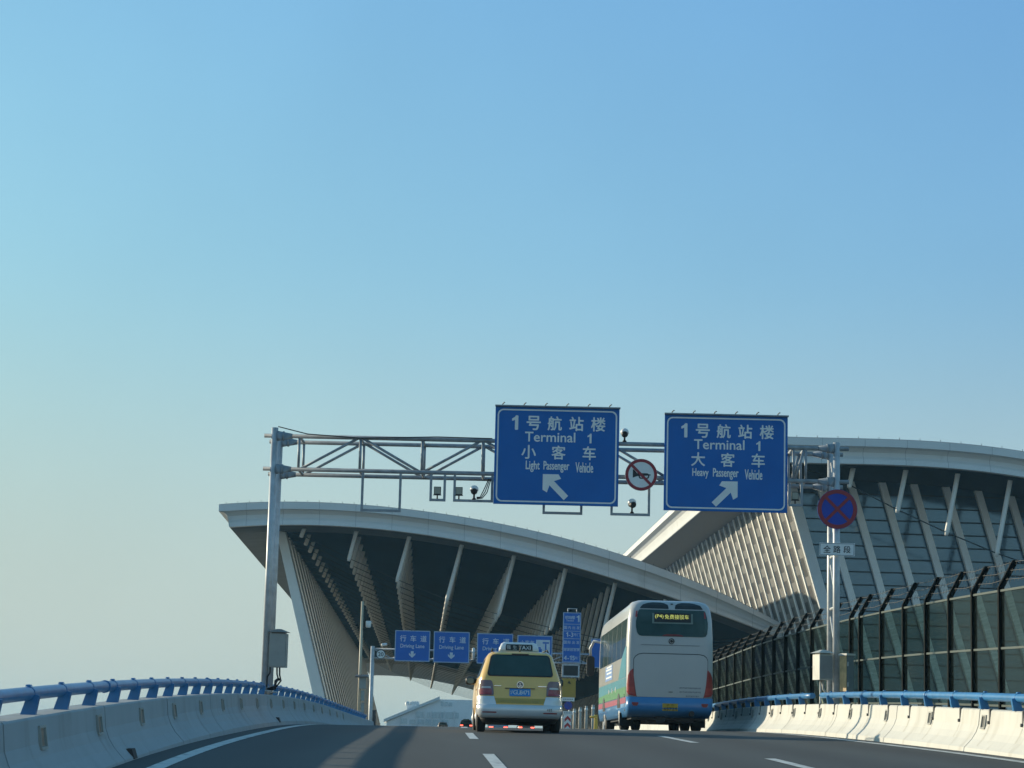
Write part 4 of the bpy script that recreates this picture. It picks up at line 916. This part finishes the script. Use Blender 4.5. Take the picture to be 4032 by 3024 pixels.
def rrows(z0, z1_, w0, w1, r, cx=0.0, n=6, m_=6):
    rows = []
    for k in range(n + 1): a = R_(90 * k / n); rows.append((z0 + r * (1 - math.cos(a)), r * (1 - math.sin(a))))
    for k in range(1, m_): rows.append((z0 + r + (z1_ - z0 - 2 * r) * k / m_, 0))
    for k in range(n + 1): a = R_(90 * (1 - k / n)); rows.append((z1_ - r * (1 - math.cos(a)), r * (1 - math.sin(a))))
    return [(z, cx - (w0 + (w1 - w0) * (z - z0) / (z1_ - z0) - i), cx + (w0 + (w1 - w0) * (z - z0) / (z1_ - z0) - i)) for z, i in rows]
def wheel(T, x, y, r, wd, sg):
    m = MB().lathe((x - wd / 2, y, r), (1, 0, 0), [(0, r * .62), (.01, r * .9), (.04, r), (wd - .04, r), (wd - .01, r * .9), (wd, r * .62)], 28)
    o = m.build('wheel', rubber, T)
    MB().lathe((x + sg * (wd / 2 - .03), y, r), (sg, 0, 0), [(0, r * .62), (.035, r * .6), (.04, r * .2), (.06, r * .1)], 20).build('rim', galv, o)

# ------------------------------------------------------------------ taxi
yel_p = mat('taxi_yellow', (.88, .52, .13), .28, var=.04, scale=2, coat=.5, spec=.5)
yel_d = mat('tailgate_sill', (.48, .32, .06), .4, var=.06)
silver = mat('taxi_silver', (.68, .69, .69), .3, .25, var=.05, scale=3, coat=.4)
taxi_loc = (at(1896, 2879, 48.7) + at(2189, 2884, 48.7)) / 2
taxi_loc = Vector((taxi_loc.x + .0, 48.45, road(48.7, 1).z))
TX = thing('taxi', 'yellow taxi van with white roof sign and silver bumper', 'taxi', taxi_loc, .004); TX.scale = (1, 1, 1.035)
rg = [(.30, .06, 4.28, .86, .26), (.52, .02, 4.37, .892, .28), (.70, .05, 4.38, .897, .28), (.80, .09, 4.33, .893, .28), (.98, .12, 4.10, .878, .27), (1.04, .13, 3.9, .87, .27), (1.08, .14, 3.4, .862, .26), (1.12, .15, 3.30, .85, .25), (1.55, .33, 2.62, .70, .22), (1.605, .38, 2.50, .665, .22), (1.645, .50, 2.3, .60, .28), (1.665, .75, 2.0, .45, .3)]
SK = Skin(rg)
loft(rg).build('body', yel_p, TX)
glx = MB(); rows = rrows(1.135, 1.585, .705, .615, .07)
SK.patch(rows, .010, 20).build('rear_window', black, TX)
SK.patch(rrows(1.16, 1.56, .665, .585, .06), .015, 20).build('window_glass', car_glass, TX)
# silver bumper and dark valance, wrapping the tail
bl = [(.29, .015, .5, .84, .25), (.36, -.045, .5, .90, .28), (.47, -.06, .5, .915, .3), (.53, -.045, .5, .915, .3), (.56, -.01, .5, .912, .29)]
SB_ = Skin(bl); m = MB(); m.sweep([[p for p in ring(*q)] for q in bl], closed=True, sm=True); m.build('bumper', silver, TX)
for sg in (-1, 1):
    rows = [(.55, .50, .895), (.60, .51, .893), (.66, .53, .892), (.725, .55, .89)]
    SK.patch([(z, sg * a, sg * b_) for z, a, b_ in rows], .016, 12).build('bumper_corner', silver, TX)
    tl = [(.74, .56, .885), (.78, .555, .884), (.88, .565, .88), (.98, .58, .868), (1.03, .60, .86), (1.05, .64, .85)]
    lt = SK.patch([(z, sg * a, sg * b_) for z, a, b_ in tl], .018, 14).build('taillight', mat('lamp_smoke', (.22, .10, .09), .15, coat=.8), TX)
    rr = [(.755, .60, .84), (.80, .595, .845), (.85, .60, .845), (.875, .62, .83)]
    SK.patch([(z, sg * a, sg * b_) for z, a, b_ in rr], .023, 10, .006).build('red_lens', mat('lamp_red', (.34, .025, .02), .2, coat=.8), lt)
    SK.patch([(z, sg * a, sg * b_) for z, a, b_ in ((.885, .62, .8), (.905, .62, .8), (.92, .63, .79))], .023, 8, .006).build('clear_lens', mat('lamp_clear', (.55, .5, .48), .2, coat=.8), lt)
    SB_.patch([(z, sg * a, sg * b_) for z, a, b_ in ((.385, .5, .78), (.395, .49, .79), (.41, .5, .78))], .006, 6).build('bumper_reflector', mat('lamp_red2', (.25, .02, .02), .3), TX)
SK.patch(rrows(.585, .69, .55, .565, .03), .010).build('tailgate_sill', yel_d, TX)
SK.patch(rrows(.885, .90, .32, .32, .005), .018).build('plate_recess', mat('dark_brown', (.06, .04, .02)), TX)
pb_ = SK.patch(rrows(.735, .885, .222, .222, .012), .016); pb_ = pb_.build('number_plate', mat('plate_blue', (.03, .22, .55), .4), TX)
m = MB()
yy = SK.rear(0, .81).y - .018
for c, x in zip('沪GU8471', (-.17, -.105, -.03, .025, .075, .13, .175)): m.text(c, x, .81, yy, h=.085)
for v in m.v: v.y = SK.rear(v.x, v.z, .020).y
m.build('plate_lettering', sign_white, pb_)
c_ = SK.rear(0, .965, .012); MB().prism(circ(0, .965, .06, 24), c_.y - .006, c_.y + .012).build('emblem_disc', mat('emblem_dark', (.03, .05, .08), .3), TX); m = MB(); m.ringplate(circ(0, .965, .072, 26), circ(0, .965, .058, 26), c_.y - .014, c_.y + .01)
m.text('V', 0, .985, c_.y - .012, h=.042, wd=.05, bold=.02); m.text('W', 0, .938, c_.y - .012, h=.05, wd=.078, bold=.02); m.build('emblem', mat('chrome', (.75, .76, .78), .15, .9), TX)
m = MB(); m.text('481', .62, .465, SB_.rear(.62, .465, .012).y, h=.055, bold=.01)
for v in m.v: v.y = SB_.rear(v.x, v.z, .004).y
m.build('fleet_number', mat('dark_brown', (.06, .04, .02)), TX)
m = MB()
for k in range(22): m.box((-.42 + .038 * k, SK.rear(0, .62).y - .008, .605 + .0), (-.42 + .038 * k + .024, SK.rear(0, .62).y - .004, .655))
m.build('sill_lettering', mat('sill_letter', (.44, .33, .10), .5), TX)
m = MB(); m.box((-.55, SK.rear(0, .935).y - .012, .93), (-.40, SK.rear(0, .935).y, .945)); m.box((.38, SK.rear(0, .935).y - .012, .93), (.56, SK.rear(0, .935).y, .95)); m.build('badge', mat('chrome', (.7, .7, .7)), TX)
m = MB(); y_ = .385
m.box((-.18, .345, 1.588), (.18, .40, 1.606)); m.build('high_brake_light', mat('brake_dark', (.05, .008, .008), .3), TX)
loft([(.19, .12, 4.2, .76, .25), (.24, .08, 4.3, .80, .25), (.31, .05, 4.3, .84, .25)]).build('underbody', black, TX)
for sg in (-1, 1):
    for y in (.78, 3.45): wheel(TX, sg * .795, y, .317, .205, sg)
    SK.side([(1.14, .75, 3.1), (1.30, .80, 2.85), (1.50, .92, 2.5)], sg).build('side_window', car_glass, TX)
    m = MB().lathe((sg * .88, 2.85, 1.10), (sg, .0, 0), [(-.06, .03), (0, .05), (.03, .08), (.17, .085), (.21, .055)], 12); mo = m.build('door_mirror', black, TX)
    MB().prism(rrect(sg * .985 - .075, 1.04, sg * .985 + .075, 1.16, .05), 2.755, 2.775).build('mirror_glass', mat('mirror', (.10, .14, .14), .15, .5), mo)
    m = MB(); m.tube([(sg * .60, .55, 1.655), (sg * .58, .62, 1.70), (sg * .56, 2.0, 1.705), (sg * .56, 2.1, 1.66)], .018, 8); m.build('roof_rail', black, TX)
    SK.side([(.86, 1.25, 1.45), (.89, 1.25, 1.45)], sg, .02).build('door_handle', yel_p, TX)
m = MB().tube([(0, .62, 1.655), (0, .60, 1.68), (0, .52, 1.80)], [.02, .012, .004], 8); m.build('aerial', black, TX)
cl = [(1.675, .95, 1.28, .43, .06), (1.74, .96, 1.27, .425, .07), (1.84, .99, 1.24, .385, .08), (1.868, 1.04, 1.19, .33, .07)]
cs = loft(cl).build('roof_sign', mat('taxi_light_white', (.74, .74, .73), .35), TX)
SC_ = Skin(cl); SC_.patch([(1.695, -.29, .29), (1.74, -.29, .29), (1.78, -.29, .29), (1.825, -.28, .28)], .006, 6).build('sign_panel', black, cs)
m = MB(); 
for c, x in zip('强生', (-.225, -.095)): m.text(c, x, 1.76, 0, h=.082, bold=.012)
m.text('TAXI', .12, 1.76, 0, h=.078, wd=.25, bold=.02)
for v in m.v: v.y = SC_.rear(v.x, v.z, .009).y
m.build('sign_lettering', sign_white, cs)

# ------------------------------------------------------------------ bus
bw = mat('bus_white', (.45, .45, .44), .34, var=.04, scale=1, coat=.3, grime=((.27, .26, .24), .12, 1.1, (1, 1, .35)))
bb = mat('bus_blue', (.05, .22, .48), .3, var=.05, scale=1, coat=.5)
YBUS = 65.0; bl_, br_ = at(2469, 2700, YBUS), at(2808, 2700, YBUS)
BUS = thing('coach_bus', 'white coach with blue bumper and lit rear display in the right lane', 'bus', Vector(((bl_.x + br_.x) / 2, YBUS, road(YBUS, 5.5).z)), -.010); BUS.scale = (1, 1, 1.015)
kb = 2.46 / 940.0
bx = lambda x: (x - 937) * kb
bz = lambda y, x=937: (1575 - (y - .025 * (x - 937))) * kb
L = 12.0
ru = [(.90, .0, L, 1.225, .17), (1.2, .0, L, 1.23, .18), (2.2, .03, L, 1.23, .2), (2.62, .05, L, 1.225, .22), (3.1, .10, L - .1, 1.205, .24), (3.36, .16, L - .2, 1.17, .26), (3.5, .23, L - .3, 1.12, .28), (3.59, .34, L - .5, 1.04, .3), (3.64, .52, L - .8, .9, .3), (3.655, .9, L - 1.2, .7, .3)]
SU = Skin(ru); loft(ru).build('body', bw, BUS)
rl = [(.36, .5, L - .1, 1.18, .2), (.50, .06, L - .05, 1.21, .18), (.60, .0, L, 1.228, .17), (.91, -.012, L, 1.235, .17)]
SL = Skin(rl); loft(rl).build('lower_body', bb, BUS)
def xrows(rows): return [(bz(y), bx(a), bx(b_)) for y, a, b_ in rows]
SU.patch(xrows([(578, 620, 1290), (570, 590, 1320), (540, 570, 1335), (480, 557, 1342), (420, 558, 1342), (360, 570, 1332), (310, 583, 1318), (297, 590, 1310), (290, 610, 1290)]), .012, 24).build('rear_window', car_glass, BUS)
d = SU.patch(xrows([(440, 735, 1180), (330, 735, 1180)]), .018, 8).build('display_frame', mat('display_frame', (.16, .22, .19), .4), BUS)
SU.patch(xrows([(425, 757, 1158), (325, 757, 1158)]), .024, 8, .004).build('display', black, d)
m = MB(); m.text('(P4)', bx(812), bz(366), 0, h=.125, wd=.24)
for c, x in zip('免费接驳车', (895, 950, 1004, 1058, 1112)): m.text(c, bx(x), bz(366), 0, h=.128)
for v in m.v: v.y = SU.rear(v.x, v.z, .027).y
m.build('display_lettering', mat('led_yellow', (.62, .62, .14), .5, emit=.35, var=.02), d)
for a, b_ in ((600, 915), (985, 1290)):
    s_ = 1 if a == 600 else -1
    rows = [(280, a, b_), (262, a + (10 if s_ > 0 else 0), b_ - (0 if s_ > 0 else 8)), (236, a + (35 if s_ > 0 else 8), b_ - (8 if s_ > 0 else 28)), (216, a + (90 if s_ > 0 else 40), b_ - (45 if s_ > 0 else 90)), (209, a + (140 if s_ > 0 else 80), b_ - (90 if s_ > 0 else 140))]
    SU.patch(xrows(rows), .008, 10).build('vent_grille', mat('vent_dark', (.02, .024, .027), .35), BUS)
SU.patch(xrows([(232, 940, 965), (218, 940, 965)]), .02, 2).build('rear_camera', black, BUS)
SU.patch(xrows([(575, 840, 1080), (560, 860, 1060), (552, 900, 1010)]), .016, 10).build('high_brake_light', mat('brake_red', (.16, .012, .012), .35), BUS)
p = SU.rear(bx(947), bz(628), 0); m = MB(); m.ringplate(circ(p.x, p.z, .082, 28), circ(p.x, p.z, .062, 28), p.y - .02, p.y + .01); m.prism(circ(p.x, p.z, .04, 16), p.y - .018, p.y + .01); m.prism([(p.x + .01, p.z + .03), (p.x + .055, p.z), (p.x + .02, p.z - .03)], p.y - .021, p.y); m.build('emblem', black, BUS)
SU.patch(xrows([(675, 620, 1250), (668, 612, 1258)]), .006, 12).build('body_crease', mat('crease', (.18, .19, .2)), BUS)
hatch = [(1225, 575, 1298), (1150, 562, 1318), (1000, 540, 1342), (830, 540, 1342), (800, 558, 1330), (778, 590, 1300), (768, 640, 1250)]
SU.patch(xrows([(1228, 570, 1303), (1150, 556, 1324), (1000, 534, 1348), (826, 534, 1348), (794, 552, 1336), (769, 586, 1306), (758, 640, 1250)]), .003, 16).build('hatch_seam', mat('seam', (.05, .055, .06)), BUS)
ht = SU.patch(xrows(hatch), .010, 16).build('engine_hatch', bw, BUS)
SU.patch(xrows([(1172, 920, 965), (1165, 920, 965)]), .02, 2).build('hatch_handle', black, ht)
for r_, (x0, n_, y) in enumerate(((1040, 13, 1122), (1040, 13, 1165), (1110, 8, 1208))):
    m = MB()
    for k in range(n_):
        x = bx(x0 + k * 18); z = bz(y); m.box((x, -.0125, z - .022 + .006 * (k % 3)), (x + .032, -.0102, z + .02 - .005 * (k % 2)))
    m.build('hatch_lettering', mat('letter_grey', (.2, .21, .22)), ht)
MB().box((bx(590), .015, bz(852)), (bx(715), .021, bz(845))).build('hatch_badge', mat('letter_grey', (.2, .21, .22)), ht)
for sg in (-1, 1):
    tl = [(1218, 575, 545), (1205, 568, 490), (1170, 560, 468), (1090, 548, 473), (1000, 539, 484), (960, 537, 500), (930, 534, 526)]
    rows = [(bz(y), sg * abs(bx(a)), sg * min(abs(bx(b_)), 1.212)) for y, a, b_ in tl]
    t_ = SU.patch(rows, .018, 12).build('taillight', mat('bus_lamp_red', (.34, .012, .012), .3, coat=.2), BUS)
    rows = [(bz(y), sg * abs(bx(a)), sg * min(abs(bx(b_)), 1.205)) for y, a, b_ in ((1190, 556, 500), (1160, 550, 488), (1120, 545, 490))]
    SU.patch(rows, .024, 8, .005).build('reflector_lens', mat('bus_lamp_dark', (.44, .03, .025), .3, coat=.2), t_)
    rows = [(bz(y), sg * abs(bx(a)), sg * abs(bx(b_))) for y, a, b_ in ((1322, 580, 540), (1305, 592, 526), (1285, 596, 524))]
    SL.patch(rows, .012, 6).build('fog_lamp', mat('fog_red', (.30, .03, .03), .3), BUS)
    rows = [(bz(y), sg * abs(bx(a)), sg * min(abs(bx(b_)), 1.19)) for y, a, b_ in ((375, 572, 552), (340, 572, 556), (308, 575, 562))]
    SU.patch(rows, .022, 3).build('marker_lamp', mat('fog_red', (.3, .03, .03)), BUS)
pl_ = SL.patch(xrows([(1368, 856, 1024), (1290, 856, 1024)]), .02, 4).build('number_plate', mat('plate_yellow', (.55, .38, .05), .45), BUS)
m = MB(); yy = -.036
m.text('沪', bx(915), bz(1308), yy, h=.06); m.text('D', bx(965), bz(1308), yy, h=.055); m.text('65721', bx(940), bz(1346), yy, h=.088, wd=.36, bold=.01)
for v in m.v: v.y = SL.rear(v.x, v.z, .024).y
m.build('plate_lettering', mat('dark_brown', (.06, .04, .02)), pl_)
MB().tube([(bx(1175), .35, bz(1390)), (bx(1175), -.05, bz(1392))], .075, 14).build('exhaust_pipe', mat('exhaust', (.05, .045, .04), .6, .4), BUS)
m = MB().box((-1.05, .55, .30), (1.05, 11.5, .52)); m.box((-.35, .4, .22), (-.1, 3.4, .42)); m.box((.2, .6, .25), (.75, 2.2, .42)); m.build('chassis', black, BUS)
for sg in (-1, 1):
    wheel(BUS, sg * 1.06, 2.9, .50, .29, sg); wheel(BUS, sg * .73, 2.9, .50, .27, sg); wheel(BUS, sg * 1.04, 9.2, .50, .30, sg)
    MB().box((sg * 1.06 - .2, 2.2, .12), (sg * 1.06 + .2, 2.215, .5)).build('mud_flap', rubber, BUS)
teal = mat('livery_teal', (.03, .24, .30), .4, coat=.2); grn = mat('livery_green', (.08, .27, .09), .4, coat=.2); pnk = mat('livery_pink', (.40, .07, .11), .4, coat=.2); gry = mat('livery_grey', (.27, .26, .23), .4, coat=.2)
for sg in (-1, 1):
    SU.side([(2.05, .75, 11.4), (2.6, .55, 11.5), (3.12, .45, 11.4)], sg).build('side_window', car_glass, BUS)
    m = MB(); 
    for y in (2.3, 4.1, 5.9, 7.7, 9.5): m.add([v for v in SU.side([(2.06, y, y + .06), (2.6, y, y + .06), (3.1, y, y + .06)], sg, .010).v], [(0, 1, 3, 2), (2, 3, 5, 4)])
    m.build('window_pillar', mat('pillar_grey', (.18, .18, .17), .4), BUS)
    SU.side([(1.46, 3.2, 11.6), (2.05, 1.9, 11.6)], sg).build('grey_panel', gry, BUS)
    SU.side([(1.46, .35, 3.2), (2.05, .35, 1.9), (2.32, .35, .75)], sg, .008).build('teal_wedge', teal, BUS)
    SU.side([(1.12, .30, 11.7), (1.45, .30, 11.7)], sg).build('teal_band', teal, BUS)
    SU.side([(.93, .30, 11.7), (1.12, .30, 11.7), (1.2, .30, 4)], sg, .009).build('green_band', grn, BUS)
    SL.side([(.74, .30, 11.7), (.90, .30, 11.7)], sg).build('pink_band', pnk, BUS)
    SU.side([(1.55, 5.6, 8.6), (2.0, 5.6, 8.6)], sg, .012).build('advert_panel', mat('advert_blue', (.16, .28, .55), .4), BUS)
    m = MB()
    for k, z in enumerate((1.62, 1.75, 1.86, 1.94)): q = SU.side([(z, 5.9, 8.3 - .3 * (k % 2)), (z + .05, 5.9, 8.3 - .3 * (k % 2))], sg, .016); m.add(q.v, q.f)
    m.build('advert_lettering', sign_white, BUS)
    m = MB()
    for y in (4.2, 5.6, 7.0):
        for a_ in (0, 1):
            q = SU.side([(1.12, y - .06, y + .06), (1.20, y - .2, y + .2), (1.28, y - .06, y + .06)], sg, .014); m.add(q.v, q.f)
    m.build('livery_star', sign_white, BUS)
    SL.side([(.52, .75, .95), (1.0, .75, .95)], sg, .010).build('side_vent', black, BUS)
    for y in (2.9, 9.2): SL.side([(.37, y - .62, y + .62), (.75, y - .55, y + .55), (.98, y - .35, y + .35), (1.06, y - .1, y + .1)], sg, .012).build('wheel_arch', black, BUS)
    arm = MB().tube([(sg * 1.15, 11.9, 2.95), (sg * 1.40, 12.15, 3.0), (sg * 1.52, 12.2, 2.75), (sg * 1.5, 12.2, 2.5)], [.045, .05, .05, .04], 8).build('mirror_arm', bw, BUS)
    MB().prism(rrect(sg * 1.5 - .13, 1.85, sg * 1.5 + .13, 2.5, .09), 12.1, 12.26).build('mirror_head', black, arm)
m = MB(); m.box((-.8, 4.5, 3.63), (.8, 7.5, 3.74)); m.box((-.95, 2.0, 3.60), (-.80, 3.0, 3.68)); m.build('roof_unit', bw, BUS)

# ------------------------------------------------------------------ far vehicles
def far_car(label, px, py, Y, col, wd=1.76, h=1.45, group='far vehicles under the canopy', lit=True, van=False, L=4.5):
    p = at(px, py, Y); r_ = road(Y, 0)
    T = thing('parked_van' if van else 'distant_car', label, 'van' if van else 'car', Vector((p.x, Y, r_.z)), 0, group); k = h / 1.45; hw = wd / 2
    if van: rgx = [(.22, .05, L, hw - .05, .15), (.5, 0, L, hw, .15), (1.0, .02, L, hw, .15), (1.7 * k * .85, .1, L - .5, hw - .06, .15), (h, .2, L - .7, hw - .15, .2)]
    else: rgx = [(.22, .08, L - .05, hw - .08, .25), (.45, 0, L, hw, .28), (.75, .03, L - .05, hw, .28), (.93, .12, L - .6, hw - .04, .26), (1.36 * k, 1.0, L - 1.9, hw - .2, .22), (h, 1.25, L - 2.2, hw - .32, .25)]
    K = Skin(rgx); loft(rgx).build('body', mat(f'car_paint_{label[:12]}', col, .3, coat=.4), T)
    z0 = .97 if not van else 1.05; z1_ = 1.32 * k if not van else 1.4 * k
    K.patch([(z0, -hw + .2, hw - .2), ((z0 + z1_) / 2, -hw + .24, hw - .24), (z1_, -hw + .3, hw - .3)], .01, 8).build('rear_window', car_glass, T)
    for sg in (-1, 1):
        K.patch([(.66, sg * (hw - .42), sg * (hw - .06)), (.80, sg * (hw - .44), sg * (hw - .06))], .014, 6).build('taillight', mat('tail_glow', (1.0, .10, .06), .4, emit=2.5, var=.01) if lit else mat('tail_off', (.3, .03, .03), .3), T)
        for y in (.85, L - .95): wheel(T, sg * (hw - .11), y, .31, .2, sg)
    K.patch([(.5, -.24, .24), (.62, -.24, .24)], .012, 3).build('number_plate', mat('plate_blue', (.03, .2, .5)), T)
    return T
fx = lambda x, y=1350: z5(x, y)
T = far_car('dark sedan with glowing red taillights left of the yellow taxi', *fx(1072), 320, (.03, .035, .035), 1.78, 1.5)
MB().box((-.4, 1.6, 1.50), (.4, 1.85, 1.62)).build('roof_sign', mat('roof_sign_green', (.05, .2, .12)), T)
far_car('pale blue van seen under the taxi between its rear wheels', *fx(1383), 215, (.25, .42, .55), 1.85, 1.75, van=True)
far_car('silver sedan with red taillights seen under the taxi body', *fx(1655), 240, (.3, .3, .3), 1.76, 1.45)
far_car('small white sedan far away in front of the office block', *fx(845), 420, (.75, .76, .74), 1.8, 1.4, lit=False)

# ------------------------------------------------------------------ hazy air
hm_ = bpy.data.materials.new('haze_air'); hm_.use_nodes = True; hn = hm_.node_tree; hn.nodes.remove(hn.nodes['Principled BSDF'])
pv = hn.nodes.new('ShaderNodeVolumePrincipled'); pv.inputs['Color'].default_value = (.42, .76, 1, 1); pv.inputs['Density'].default_value = .00022; pv.inputs['Anisotropy'].default_value = 0
hn.links.new(pv.outputs[0], hn.nodes['Material Output'].inputs['Volume'])
hb = MB().box((-1400, -300, -1), (1500, 2400, 40)); struct(hb.build('haze', hm_), 'stuff')
